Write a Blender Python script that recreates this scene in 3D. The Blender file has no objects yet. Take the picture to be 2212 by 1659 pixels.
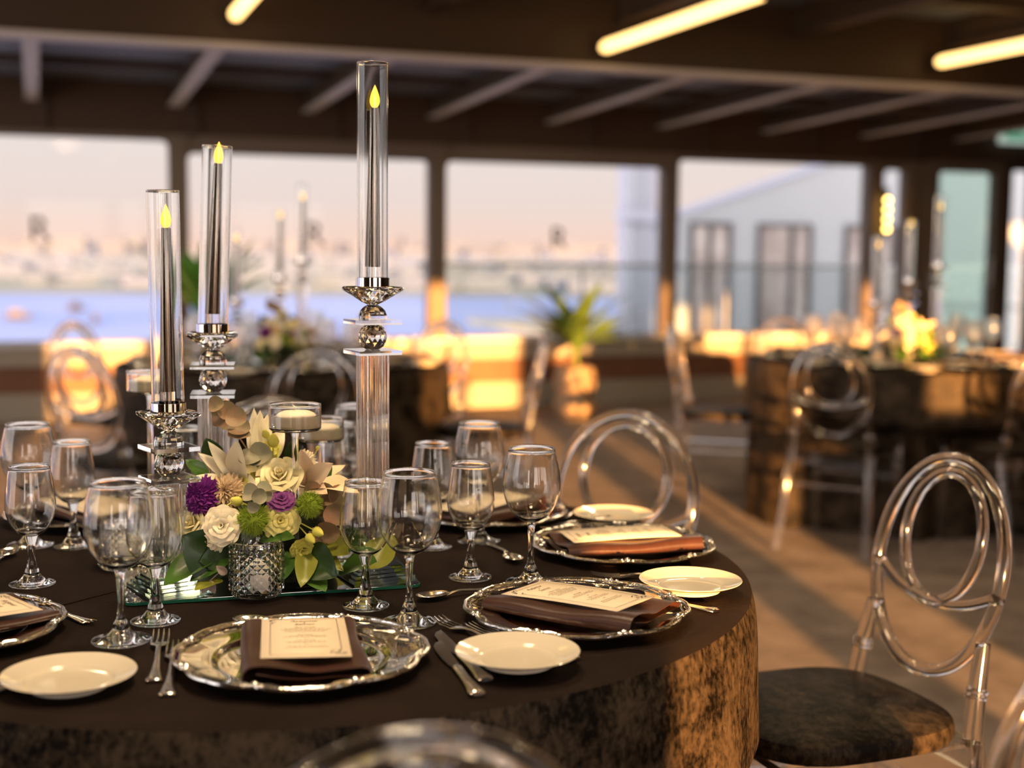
import bpy, bmesh, math, random
from mathutils import Vector, Matrix, Euler, noise
R = math.radians; PI = math.pi
rnd = random.Random(7)
SC = bpy.context.scene
COL = SC.collection

# ------------------------------------------------------------------ camera
F_PX, W_PX, H_PX = 2900.0, 2212, 1659
CAM_H, TAB_H = 1.28, 0.76
PITCH = math.atan((H_PX / 2 - 540.0) / F_PX); ROLL = R(0.55)
cam_d = bpy.data.cameras.new('camera'); cam = bpy.data.objects.new('camera', cam_d); COL.objects.link(cam)
cam_d.sensor_width = 36.0; cam_d.lens = F_PX / W_PX * 36.0
cam_d.clip_start = .05; cam_d.clip_end = 20000
cam_d.dof.use_dof = True; cam_d.dof.focus_distance = 1.97; cam_d.dof.aperture_fstop = 2.15
cam.matrix_world = Matrix.Translation((0, 0, CAM_H)) @ Matrix.Rotation(R(90) - PITCH, 4, 'X') @ Matrix.Rotation(ROLL, 4, 'Z')
SC.camera = cam
CR = cam.matrix_world.to_3x3()

def ray(x, y):
    return CR @ Vector(((x - W_PX / 2) / F_PX, -(y - H_PX / 2) / F_PX, -1))
def at(x, y, z=TAB_H):            # the point of a horizontal plane seen at a photo coordinate
    r = ray(x, y); t = (z - CAM_H) / r.z
    return Vector((0, 0, CAM_H)) + r * t
def aty(x, y, Y):                 # the point at a distance Y into the room
    r = ray(x, y); return Vector((0, 0, CAM_H)) + r * (Y / r.y)

# room frame: u runs along the window wall, v runs out through it
TH = R(19.5)
EU = Vector((math.cos(TH), math.sin(TH), 0)); EV = Vector((-math.sin(TH), math.cos(TH), 0))
def room(u, v, z=0): return EU * u + EV * v + Vector((0, 0, z))
ROOM = Matrix.Rotation(TH, 4, 'Z')

# ------------------------------------------------------------------ materials
def nodes_of(name):
    m = bpy.data.materials.new(name); m.use_nodes = True
    nt = m.node_tree; return m, nt, nt.nodes['Principled BSDF']
def mat(name, col, rough=.5, metal=0, spec=.5, sheen=0, trans=0, ior=1.45, sss=0, noise_amt=0, noise_scale=20, bump=0, bump_scale=80, col2=None, emit=None, estr=0, coat=0):
    m, nt, b = nodes_of(name)
    b.inputs['Base Color'].default_value = (*col, 1)
    b.inputs['Roughness'].default_value = rough
    b.inputs['Metallic'].default_value = metal
    b.inputs['Specular IOR Level'].default_value = spec
    b.inputs['Transmission Weight'].default_value = trans
    b.inputs['IOR'].default_value = ior
    b.inputs['Coat Weight'].default_value = coat
    if sheen:
        b.inputs['Sheen Weight'].default_value = sheen; b.inputs['Sheen Roughness'].default_value = .35
        b.inputs['Sheen Tint'].default_value = (*[min(1, c * 4 + .25) for c in col], 1)
    if sss:
        b.inputs['Subsurface Weight'].default_value = sss; b.inputs['Subsurface Radius'].default_value = (.01, .006, .003)
    if emit:
        b.inputs['Emission Color'].default_value = (*emit, 1); b.inputs['Emission Strength'].default_value = estr
    if noise_amt or col2:
        tc = nt.nodes.new('ShaderNodeTexCoord'); n = nt.nodes.new('ShaderNodeTexNoise')
        n.inputs['Scale'].default_value = noise_scale; n.inputs['Detail'].default_value = 6; n.inputs['Roughness'].default_value = .65
        r = nt.nodes.new('ShaderNodeValToRGB')
        a = col; c2 = col2 or tuple(min(1, c * (1 + noise_amt)) for c in col)
        r.color_ramp.elements[0].position = .36; r.color_ramp.elements[1].position = .66
        r.color_ramp.elements[0].color = (*a, 1); r.color_ramp.elements[1].color = (*c2, 1)
        nt.links.new(tc.outputs['Object'], n.inputs['Vector']); nt.links.new(n.outputs['Fac'], r.inputs['Fac'])
        nt.links.new(r.outputs['Color'], b.inputs['Base Color'])
    if bump:
        tc = nt.nodes.new('ShaderNodeTexCoord'); n = nt.nodes.new('ShaderNodeTexNoise'); n.inputs['Scale'].default_value = bump_scale
        n.inputs['Detail'].default_value = 4
        bp = nt.nodes.new('ShaderNodeBump'); bp.inputs['Strength'].default_value = bump; bp.inputs['Distance'].default_value = .01
        nt.links.new(tc.outputs['Object'], n.inputs['Vector']); nt.links.new(n.outputs['Fac'], bp.inputs['Height'])
        nt.links.new(bp.outputs['Normal'], b.inputs['Normal'])
    return m
def glass(name, col=(1, 1, 1), rough=0, ior=1.45):
    m = bpy.data.materials.new(name); m.use_nodes = True; nt = m.node_tree; nt.nodes.clear()
    o = nt.nodes.new('ShaderNodeOutputMaterial'); g = nt.nodes.new('ShaderNodeBsdfGlass')
    g.inputs['Color'].default_value = (*col, 1); g.inputs['Roughness'].default_value = rough; g.inputs['IOR'].default_value = ior
    nt.links.new(g.outputs['BSDF'], o.inputs['Surface']); return m
def sheet_glass(name, col=(.96, .98, .97), ior=1.45):   # a flat pane: lets light straight through, mirrors a little
    m = bpy.data.materials.new(name); m.use_nodes = True; nt = m.node_tree; nt.nodes.clear()
    o = nt.nodes.new('ShaderNodeOutputMaterial'); t = nt.nodes.new('ShaderNodeBsdfTransparent'); g = nt.nodes.new('ShaderNodeBsdfGlossy')
    f = nt.nodes.new('ShaderNodeFresnel'); f.inputs['IOR'].default_value = ior; x = nt.nodes.new('ShaderNodeMixShader')
    t.inputs['Color'].default_value = (*col, 1); g.inputs['Roughness'].default_value = .01
    nt.links.new(f.outputs[0], x.inputs[0]); nt.links.new(t.outputs[0], x.inputs[1]); nt.links.new(g.outputs[0], x.inputs[2])
    nt.links.new(x.outputs[0], o.inputs['Surface']); return m
def velvet(name, dark, light, scale, contrast=(.42, .62), sheen=.6, gloss=.45):
    m, nt, b = nodes_of(name)
    tc = nt.nodes.new('ShaderNodeTexCoord'); mp = nt.nodes.new('ShaderNodeMapping'); mp.inputs['Scale'].default_value = (1, 1, .7)
    n = nt.nodes.new('ShaderNodeTexNoise'); n.inputs['Scale'].default_value = scale; n.inputs['Detail'].default_value = 9; n.inputs['Roughness'].default_value = .72; n.inputs['Distortion'].default_value = .2
    n2 = nt.nodes.new('ShaderNodeTexNoise'); n2.inputs['Scale'].default_value = scale * .11; n2.inputs['Detail'].default_value = 5; n2.inputs['Roughness'].default_value = .6
    nt.links.new(tc.outputs['Object'], n2.inputs['Vector'])
    mix = nt.nodes.new('ShaderNodeMix'); mix.data_type = 'FLOAT'; mix.inputs['Factor'].default_value = .42
    nt.links.new(n.outputs['Fac'], mix.inputs['A']); nt.links.new(n2.outputs['Fac'], mix.inputs['B'])
    r = nt.nodes.new('ShaderNodeValToRGB')
    r.color_ramp.elements[0].position, r.color_ramp.elements[1].position = contrast
    r.color_ramp.elements[0].color = (*dark, 1); r.color_ramp.elements[1].color = (*light, 1)
    L = nt.links.new
    L(tc.outputs['Object'], mp.inputs['Vector']); L(mp.outputs[0], n.inputs['Vector']); L(mix.outputs['Result'], r.inputs['Fac']); L(r.outputs['Color'], b.inputs['Base Color'])
    b.inputs['Roughness'].default_value = gloss; b.inputs['Specular IOR Level'].default_value = .05
    b.inputs['Sheen Weight'].default_value = sheen; b.inputs['Sheen Roughness'].default_value = .4; b.inputs['Sheen Tint'].default_value = (.5, .36, .25, 1)
    bp = nt.nodes.new('ShaderNodeBump'); bp.inputs['Strength'].default_value = .2; bp.inputs['Distance'].default_value = .004
    L(n.outputs['Fac'], bp.inputs['Height']); L(bp.outputs['Normal'], b.inputs['Normal'])
    return m
M = {}
M['glass'] = glass('clear_glass', (.992, .995, .992), .055)
M['glass_rough'] = glass('rougher_clear_glass', (.992, .995, .992), .17)  # roughness raised so the far glasses spread wider sun glints
M['crystal'] = glass('cut_crystal', (.992, .992, .985), .02, 1.56)
M['slab_glass'] = glass('green_edged_glass', (.94, .985, .96), .02, 1.5)
M['acrylic'] = glass('clear_acrylic', (.99, .985, .985), .09, 1.47)
M['water'] = glass('water', (.99, .99, .98), 0, 1.33)
M['pane'] = sheet_glass('window_pane_glass', (.97, .98, .975), 1.16)
M['green_pane'] = sheet_glass('greenish_glass', (.78, .90, .84))
M['smoke_pane'] = sheet_glass('faint_smoky_glass', (.90, .93, .93))
M['silver'] = mat('polished_silver', (.86, .83, .78), .035, 1)
M['silver_rim'] = mat('embossed_silver_rim', (.86, .82, .76), .14, 1, bump=.12, bump_scale=160)
M['steel'] = mat('polished_steel', (.84, .80, .76), .17, 1)
M['mirror'] = mat('mirror_silvering', (.93, .95, .93), .01, 1)
M['porcelain'] = mat('cream_porcelain', (.62, .55, .44), .12, 0, .5, coat=.4)
M['satin'] = mat('chocolate_satin', (.034, .0125, .0085), .36, 0, .4, sheen=.02, noise_amt=.5, noise_scale=30, bump=.05, bump_scale=300)
M['card'] = mat('cream_card', (.70, .58, .43), .7, 0, .2, noise_amt=.05, noise_scale=14)
M['ink'] = mat('brown_ink', (.035, .02, .015), .8, 0, .1)
M['cloth_top'] = mat('brown_table_velvet', (.0125, .0078, .0062), .8, 0, .05, sheen=.01, noise_amt=.35, noise_scale=9, bump=.15, bump_scale=240)
M['cloth'] = velvet('crushed_brown_velvet', (.003, .0023, .0018), (.055, .040, .027), 105, (.43, .58), .0)
M['seat'] = velvet('dark_seat_velvet', (.004, .003, .0025), (.045, .033, .023), 55, (.45, .62), .0)
M['candle_metal'] = mat('silver_candle', (.20, .165, .13), .2, 1)
M['wax'] = mat('ivory_wax', (.82, .72, .56), .45, 0, .4, sss=.25)
M['white_wax'] = mat('white_wax', (.90, .84, .78), .45, 0, .4, sss=.2)
M['flame'] = mat('amber_flame', (1, .6, .1), .4, emit=(1, .56, .035), estr=1.5)
M['wick'] = mat('wick', (.7, .62, .5), .8)
M['rose'] = mat('cream_rose', (.90, .79, .44), .55, 0, .25, sss=.15, noise_amt=.1, noise_scale=40)
M['ivory'] = mat('ivory_petals', (.90, .80, .58), .55, 0, .25, sss=.15)
M['peach'] = mat('peach_petals', (.80, .60, .38), .55, 0, .25, sss=.15)
M['lily'] = mat('lily_petals', (.90, .82, .60), .5, 0, .3, sss=.15)
M['lime_petal'] = mat('lime_petals', (.66, .62, .12), .55, 0, .25, sss=.1)
M['yellow'] = mat('pale_yellow_petals', (.80, .72, .26), .55, 0, .25, sss=.12)
M['purple'] = mat('purple_petals', (.17, .02, .20), .5, 0, .3, sheen=.2, noise_amt=.6, noise_scale=60)
M['violet'] = mat('violet_petals', (.25, .06, .25), .5, 0, .3, sheen=.2)
M['moss'] = mat('green_spikes', (.27, .36, .035), .7, 0, .2)
M['leaf'] = mat('glossy_green_leaf', (.035, .085, .012), .32, 0, .5, noise_amt=.9, noise_scale=18)
M['leaf_light'] = mat('yellow_green_leaf', (.19, .20, .025), .35, 0, .5, noise_amt=.4, noise_scale=18)
M['leaf_dark'] = mat('dark_green_leaf', (.012, .035, .006), .3, 0, .5, noise_amt=.9, noise_scale=18)
M['euca'] = mat('dusty_eucalyptus', (.22, .19, .105), .6, 0, .3, col2=(.36, .19, .115), noise_scale=38)
M['euca_grey'] = mat('grey_eucalyptus', (.22, .23, .145), .6, 0, .3, col2=(.33, .28, .19), noise_scale=45)
M['stem'] = mat('green_stem', (.16, .2, .03), .5)
M['foam'] = mat('dark_moss', (.01, .016, .004), .9)
M['carpet'] = mat('taupe_carpet', (.16, .130, .115), .95, 0, .05, col2=(.26, .215, .19), noise_scale=5, bump=.5, bump_scale=120)
M['taupe'] = mat('taupe_metal_frame', (.15, .115, .09), .45, 0, .4)
M['lintel'] = mat('dark_brown_panel', (.062, .037, .024), .6, 0, .3)
M['steel_beam'] = mat('dark_brown_beam', (.060, .038, .025), .55, 0, .35)
M['flange'] = mat('grey_beam_flange', (.54, .505, .475), .5, 0, .3)
M['deck'] = mat('blue_grey_roof_panel', (.15, .17, .22), .55, 0, .3)
M['batten'] = mat('brown_batten', (.05, .03, .022), .6)
M['plaster'] = mat('cream_plaster', (.30, .265, .22), .8, 0, .2)
M['sill'] = mat('grey_sill', (.50, .50, .52), .5, 0, .3)
M['wood'] = mat('brown_timber', (.13, .062, .036), .6, 0, .3, noise_amt=.3, noise_scale=6)
M['tube_light'] = mat('warm_light_tube', (1, .8, .5), .4, emit=(1, .60, .20), estr=3.4)
M['bulb'] = mat('amber_bulb', (1, .8, .4), .4, emit=(1, .62, .14), estr=14)
M['white_wall'] = mat('pale_render', (.40, .42, .46), .8, 0, .2)
M['grey_wall'] = mat('lavender_grey_render', (.42, .42, .52), .8, 0, .2)
M['dark_frame'] = mat('dark_window_frame', (.06, .055, .06), .5)
M['room_dark'] = mat('curtained_glass', (.20, .15, .15), .12, 0, .8, col2=(.42, .38, .38), noise_scale=1.6)
M['rail'] = mat('grey_rail', (.55, .57, .57), .4, .6)
M['pot'] = mat('terracotta_pot', (.34, .24, .16), .6, 0, .3)
M['plant'] = mat('strap_leaf_green', (.05, .085, .015), .4, 0, .5, noise_amt=1.6, noise_scale=3)
M['plant_bright'] = mat('bright_leaf_green', (.09, .26, .035), .45, 0, .4, noise_amt=.5, noise_scale=4)
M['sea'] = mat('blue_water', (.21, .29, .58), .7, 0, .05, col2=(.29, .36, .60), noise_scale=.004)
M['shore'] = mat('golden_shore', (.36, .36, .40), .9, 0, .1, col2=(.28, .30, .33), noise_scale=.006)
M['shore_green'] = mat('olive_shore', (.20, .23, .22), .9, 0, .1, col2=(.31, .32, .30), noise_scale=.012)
M['city'] = mat('hazy_city', (.26, .25, .33), .9, 0, .1, col2=(.34, .32, .40), noise_scale=.002)  # haze of the distance is mixed into this colour
M['exit_green'] = mat('green_exit_sign', (.02, .30, .16), .4, emit=(.03, .36, .20), estr=.6)
M['exit_white'] = mat('white_sign', (.8, .85, .8), .4, emit=(.7, .9, .8), estr=.5)
M['decal'] = mat('grey_decal', (.16, .12, .11), .7)
M['terrace'] = mat('terrace_paving', (.45, .40, .36), .8)
M['parapet'] = mat('shade_block_concrete', (.4, .36, .33), .85)

# ------------------------------------------------------------------ mesh builder
class MB:
    def __init__(s): s.v = []; s.f = []
    def add(s, verts, faces, X=None):
        o = len(s.v)
        s.v += [tuple(X @ Vector(p)) for p in verts] if X else [tuple(p) for p in verts]
        s.f += [tuple(i + o for i in f) for f in faces]; return s
    def box(s, c, d, X=None, rz=0):
        x, y, z = (k / 2 for k in d)
        T = Matrix.Translation(c) @ Matrix.Rotation(rz, 4, 'Z')
        if X: T = X @ T
        return s.add([(a * x, b * y, e * z) for a in (-1, 1) for b in (-1, 1) for e in (-1, 1)],
              [(0, 1, 3, 2), (4, 6, 7, 5), (0, 4, 5, 1), (2, 3, 7, 6), (0, 2, 6, 4), (1, 5, 7, 3)], T)
    def lathe(s, prof, n=32, X=None, rad=None):
        vs, fs, rings = [], [], []
        for (r, z) in prof:
            if r < 1e-6: rings.append([len(vs)]); vs.append((0, 0, z))
            else:
                rings.append(list(range(len(vs), len(vs) + n)))
                for i in range(n):
                    a = 2 * PI * i / n; k = rad(a) if rad else 1
                    vs.append((r * k * math.cos(a), r * k * math.sin(a), z))
        for A, B in zip(rings, rings[1:]):
            if len(A) == 1 and len(B) == 1: continue
            for i in range(n):
                j = (i + 1) % n
                if len(A) == 1: fs.append((A[0], B[j], B[i]))
                elif len(B) == 1: fs.append((A[i], A[j], B[0]))
                else: fs.append((A[i], A[j], B[j], B[i]))
        return s.add(vs, fs, X)
    def tube(s, pts, rad, n=8, closed=False, X=None, flat=1.0, up=None):
        P = [Vector(p) for p in pts]; m = len(P)
        rs = rad if isinstance(rad, (list, tuple)) else [rad] * m
        vs, fs = [], []; N = None
        for i, p in enumerate(P):
            if closed: t = P[(i + 1) % m] - P[i - 1]
            else: t = P[min(i + 1, m - 1)] - P[max(i - 1, 0)]
            t.normalize()
            if N is None:
                N = Vector(up) if up else (Vector((0, 0, 1)) if abs(t.z) < .9 else Vector((1, 0, 0)))
            N = (N - t * N.dot(t)).normalized(); B = t.cross(N)
            for k in range(n):
                a = 2 * PI * k / n
                vs.append(p + N * (math.cos(a) * rs[i] * flat) + B * (math.sin(a) * rs[i]))
        for i in range(m if closed else m - 1):
            a, b = i * n, ((i + 1) % m) * n
            for k in range(n):
                l = (k + 1) % n; fs.append((a + k, a + l, b + l, b + k))
        if not closed: fs += [tuple(range(n))[::-1], tuple(range((m - 1) * n, m * n))]
        return s.add(vs, fs, X)
    def grid(s, fn, nu, nv, X=None, wrap=False):
        vs = [fn(i / nu, j / nv) for j in range(nv + 1) for i in range(nu + (0 if wrap else 1))]
        w = nu if wrap else nu + 1; fs = []
        for j in range(nv):
            for i in range(nu):
                k = (i + 1) % w if wrap else i + 1
                fs.append((j * w + i, j * w + k, (j + 1) * w + k, (j + 1) * w + i))
        return s.add(vs, fs, X)
    def sphere(s, c, r, n=16, m=10, X=None, sz=1):
        pr = [(r * math.sin(PI * i / m) if 0 < i < m else 0, -r * sz * math.cos(PI * i / m)) for i in range(m + 1)]
        T = Matrix.Translation(c); return s.lathe(pr, n, X @ T if X else T)
    def build(s, name, m, parent=None, sharp=40, flat=False, loc=None, recalc=True):
        me = bpy.data.meshes.new(name); me.from_pydata(s.v, [], s.f); 
        if recalc:
            bm = bmesh.new(); bm.from_mesh(me); bmesh.ops.recalc_face_normals(bm, faces=bm.faces); bm.to_mesh(me); bm.free()
        me.materials.append(m if not isinstance(m, str) else M[m])
        if not flat:
            me.shade_smooth(); me.set_sharp_from_angle(angle=R(sharp))
        o = bpy.data.objects.new(name, me); COL.objects.link(o)
        if parent: o.parent = parent
        if loc is not None: o.location = loc
        return o
def smooth_prof(pts, k=4):           # Catmull-Rom through profile points
    out = []
    for i in range(len(pts) - 1):
        p0, p1, p2, p3 = pts[max(i - 1, 0)], pts[i], pts[i + 1], pts[min(i + 2, len(pts) - 1)]
        for j in range(k):
            t = j / k
            out.append(tuple(.5 * (2 * p1[d] + (p2[d] - p0[d]) * t + (2 * p0[d] - 5 * p1[d] + 4 * p2[d] - p3[d]) * t * t + (3 * p1[d] - p0[d] - 3 * p2[d] + p3[d]) * t ** 3) for d in range(len(p1))))
    out.append(tuple(pts[-1])); return out

def tag(o, label=None, cat=None, group=None, kind=None):
    if label: o['label'] = label
    if cat: o['category'] = cat
    if group: o['group'] = group
    if kind: o['kind'] = kind
    return o
def empty(name, loc=(0, 0, 0), rz=0):
    o = bpy.data.objects.new(name, None); COL.objects.link(o); o.empty_display_size = .05
    o.location = loc; o.rotation_euler = (0, 0, rz); return o
KIDS = {}
def copy_tree(o, parent=None):
    c = o.copy(); COL.objects.link(c)
    if parent: c.parent = parent
    for ch in list(o.children): copy_tree(ch, c)
    return c
FIRST = {}
def place(key, make, loc, rz, label, cat, group=None, tilt=None):
    """the first use moves the prototype itself, later ones copy it with its parts"""
    if key in FIRST: o = copy_tree(FIRST[key])
    else: o = make(); FIRST[key] = o
    o.location = loc; o.rotation_euler = (tilt[0] if tilt else 0, tilt[1] if tilt else 0, rz)
    for k in ('group',):
        if k in o: del o[k]
    return tag(o, label, cat, group)
def struct(o): o['kind'] = 'structure'; return o
# ------------------------------------------------------------------ the room
def rb(mb, name, m, parent=None, kind='structure', **k):
    o = mb.build(name, m, parent, **k)
    if parent is None:
        o.rotation_euler = (0, 0, TH)
        if kind: o['kind'] = kind
    return o
def rempty(name, kind=None):
    o = empty(name, (0, 0, 0), TH)
    if kind: o['kind'] = kind
    return o
VF, VB, UL, UR = 10.4, -2.6, -4.2, 9.7
def bx(u0, u1, v0, v1, z0, z1, mb=None):
    return (mb or MB()).box(((u0 + u1) / 2, (v0 + v1) / 2, (z0 + z1) / 2), (u1 - u0, v1 - v0, z1 - z0))

rb(bx(UL, UR, VB, VF + .3, -.1, 0), 'floor', 'carpet')
# window wall: low parapet with a timber band, sill, lintel, posts
w = rempty('wall_north', 'structure')
rb(bx(UL, 7.66, VF - .06, VF + .2, 0, .2), 'parapet', 'plaster', w)
rb(bx(UL, 7.66, VF - .03, VF + .2, .2, .40), 'timber_band', 'wood', w)
rb(bx(UL, 7.66, VF - .06, VF + .2, .40, .535), 'parapet_cap', 'plaster', w)
rb(bx(UL, 7.66, VF - .10, VF + .2, .535, .57), 'sill', 'sill', w)
rb(bx(UL, UR, VF + .0, VF + .16, 2.11, 2.9), 'lintel', 'lintel', w)
for k in range(-4, 9):
    rb(bx(k * 1.07 + .02, k * 1.07 + .10, VF - .03, VF, 2.11, 2.5), 'seam_strip', 'batten', w)
POSTS = [-3.05, -1.03, 1.02, 3.04, 5.10, 7.13]
for i, u in enumerate(POSTS):
    rb(bx(u - .06, u + .06, VF - .03, VF + .14, .57, 2.11), 'trim_%d' % (i + 1), 'taupe')
rb(bx(7.47, 7.68, VF - .03, VF + .14, 0, 2.11), 'trim_7', 'taupe')

def ring_frame(mb, u0, u1, z0, z1, top, side, bot, v0, v1, rad=.06):
    """a frame plate with a rounded rectangular opening"""
    a0, a1, b0, b1 = u0 + side, u1 - side, z0 + bot, z1 - top
    inner, outer = [], []
    for (cx, cz, s) in ((a1 - rad, b1 - rad, 0), (a0 + rad, b1 - rad, 1), (a0 + rad, b0 + rad, 2), (a1 - rad, b0 + rad, 3)):
        for k in range(7):
            a = PI / 2 * (s + k / 6)
            inner.append((cx + rad * math.cos(a), cz + rad * math.sin(a)))
            c = [(u1, z1), (u0, z1), (u0, z0), (u1, z0)][s]
            outer.append(c if k == 3 else ((c[0], inner[-1][1]) if (k < 3) == (s % 2 == 0) else (inner[-1][0], c[1])))
    n = len(inner); vs = []
    for v in (v0, v1):
        vs += [(x, v, z) for x, z in inner] + [(x, v, z) for x, z in outer]
    fs = []
    for i in range(n):
        j = (i + 1) % n
        fs += [(i, j, n + j, n + i), (2 * n + i, 3 * n + i, 3 * n + j, 2 * n + j), (i, 2 * n + i, 2 * n + j, j), (n + i, n + j, 3 * n + j, 3 * n + i)]
    return mb.add(vs, fs)
def letter_mesh(text, size, shear=0, align='CENTER', ext=0):
    c = bpy.data.curves.new('t', 'FONT'); c.body = text; c.size = size; c.shear = shear; c.align_x = align; c.align_y = 'CENTER'; c.extrude = ext; c.resolution_u = 3
    o = bpy.data.objects.new('t', c); COL.objects.link(o); dg = bpy.context.evaluated_depsgraph_get(); dg.update()
    me = bpy.data.meshes.new_from_object(o.evaluated_get(dg)); vs = [v.co.copy() for v in me.vertices]; fs = [tuple(p.vertices) for p in me.polygons]
    bpy.data.objects.remove(o); bpy.data.curves.remove(c); bpy.data.meshes.remove(me); return vs, fs
WIN = [(-2.99, -1.09, .09, None), (-.97, .96, .045, .03), (1.08, 2.98, .13, 2.05), (3.10, 5.04, .13, 4.09), (5.16, 7.07, .055, None), (7.19, 7.47, .08, None)]
for i, (u0, u1, top, emb) in enumerate(WIN):
    g = rempty('window_%d' % (i + 1), 'structure')
    rb(ring_frame(MB(), u0, u1, .57, 2.11, top, .012 if emb is not None or i == 4 else .03, .01, VF, VF + .06, .05), 'window_frame', 'taupe', g, sharp=30)
    rb(bx(u0 + .01, u1 - .01, VF + .03, VF + .036, .575, 2.10), 'pane', 'pane', g)
    if emb is not None:
        vs, fs = letter_mesh('R', .27, ext=.001)
        X = Matrix.Translation((emb, VF + .026, 1.40 - .01 * i)) @ Matrix.Rotation(R(90), 4, 'X')
        rb(MB().add(vs, fs, X), 'emblem', 'decal', g)
# glazed door at the right end and the bay after it
d = rempty('door_1', 'structure')
rb(ring_frame(MB(), 7.68, 8.50, .0, 2.13, .10, .10, .12, VF - .05, VF + .05, .04), 'door_frame', 'taupe', d, sharp=30)
rb(bx(7.77, 8.41, VF - .003, VF + .003, .1, 2.05), 'pane', 'green_pane', d)
rb(MB().tube([(8.36, VF - .09, 1.0), (8.36, VF - .09, 1.25)], .012), 'handle', 'rail', d)
rb(bx(8.50, 8.60, VF - .04, VF + .1, 0, 2.11), 'trim_8', 'lintel')
g = rempty('window_7', 'structure')
rb(ring_frame(MB(), 8.60, 9.62, .0, 2.11, .05, .03, .03, VF, VF + .05, .03), 'window_frame', 'dark_frame', g, sharp=30)
rb(bx(8.62, 9.6, VF + .02, VF + .026, .02, 2.08), 'pane', 'pane', g)
rb(bx(8.83, 8.90, VF - .01, VF + .05, 0, 2.08), 'mullion', 'dark_frame', g)

# ceiling: roof panels, the big beam along the room, joists sloping down to the windows
def slope_box(mb, u0, u1, v0, z0, v1, z1, h):
    vs = [(u, v, z + dz) for u in (u0, u1) for (v, z) in ((v0, z0), (v1, z1)) for dz in (0, h)]
    return mb.add(vs, [(0, 1, 3, 2), (4, 6, 7, 5), (0, 4, 5, 1), (2, 3, 7, 6), (0, 2, 6, 4), (1, 5, 7, 3)])
ce = rempty('ceiling', 'structure')
rb(slope_box(MB(), UL, UR, 7.7, 2.57, VF + .1, 2.49, .04), 'roof_panel', 'deck', ce)
rb(bx(UL, UR, VB - .2, 7.75, 2.84, 2.88), 'roof_panel', 'deck', ce)
for v, z in ((8.6, 2.50), (9.55, 2.47)): rb(bx(UL, UR, v - .07, v + .07, z, z + .06), 'batten', 'batten', ce)
for v in (6.9, 6.0, 5.0, 4.0, 3.0, 1.5, 0, -1.5): rb(bx(UL, UR, v - .06, v + .06, 2.76, 2.84), 'batten', 'batten', ce)
b = MB(); bx(UL, UR, 7.69, 7.73, 2.40, 2.86, b)
be = rempty('trim_20', 'structure')
rb(b, 'beam_web', 'steel_beam', be)
rb(bx(UL, UR, 7.62, 7.80, 2.375, 2.402), 'beam_flange', 'flange', be)
for i in range(-4, 10):
    j = rempty('trim_%d' % (25 + i), 'structure')
    rb(slope_box(MB(), i - .008, i + .008, 7.73, 2.41, VF, 2.33, .15), 'joist_web', 'steel_beam', j)
    rb(slope_box(MB(), i - .045, i + .045, 7.78, 2.395, VF, 2.315, .014), 'joist_flange', 'flange', j)
for i, u in enumerate((-2.6, -1.4, -.2, 1.0, 2.2, 3.4, 4.6, 5.8, 7.0, 8.2)):
    j = rempty('trim_%d' % (40 + i), 'structure')
    rb(bx(u - .008, u + .008, VB, 7.69, 2.66, 2.84), 'joist_web', 'steel_beam', j)
    rb(bx(u - .05, u + .05, VB, 7.68, 2.645, 2.66), 'joist_flange', 'batten', j)
# rear and side walls
# unseen wall behind the camera; openings and low panels shaped for the sun stripes
rw = rempty('wall_south', 'structure')
def su(x0):
    y = (VB - .0955 + .334 * x0) / .9906; x = x0 - .143 * (y + 2); return EU.x * x + EU.y * y
GAPS = [(-1.7, -1.05, .1), (.72, 1.0, .1), (1.0, 1.27, .95), (1.27, 1.9, .1), (2.15, 2.5, .1), (2.95, 3.25, 1.2), (3.4, 3.95, 1.2), (4.05, 5.5, .1)]
edges = [UL] + [su(e) for g in GAPS for e in g[:2]] + [UR]
for p, q in zip(edges[0::2], edges[1::2]):
    if q - p > .01: rb(bx(p, q, VB - .08, VB, 0, 2.9), 'wall_pier', 'lintel', rw)
for (p, q), g in zip(zip(edges[1::2], edges[2::2]), GAPS):
    rb(bx(p, q, VB - .08, VB, 2.04, 2.9), 'lintel', 'lintel', rw)
    rb(bx(p, q, VB - .08, VB, 0, g[2]), 'low_panel', 'lintel', rw)
lw = rempty('wall_west', 'structure')
rb(bx(UL - .1, UL, VB, VF, 0, .12), 'parapet', 'plaster', lw)
rb(bx(UL - .1, UL, VB, VF, 2.72, 2.9), 'lintel', 'lintel', lw)
rb(bx(UL - .1, UL, VB, .8, .12, 2.72), 'wall_pier', 'lintel', lw)  # solid stretch shaped to keep window light off the cloth front
for k in range(5): rb(bx(UL - .1, UL, 2.3 + k * 1.6, 2.4 + k * 1.6, .12, 2.72), 'post', 'taupe', lw)
rb(bx(UR, UR + .1, VB, VF + .16, 0, 2.9), 'wall_east', 'lintel')

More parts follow.
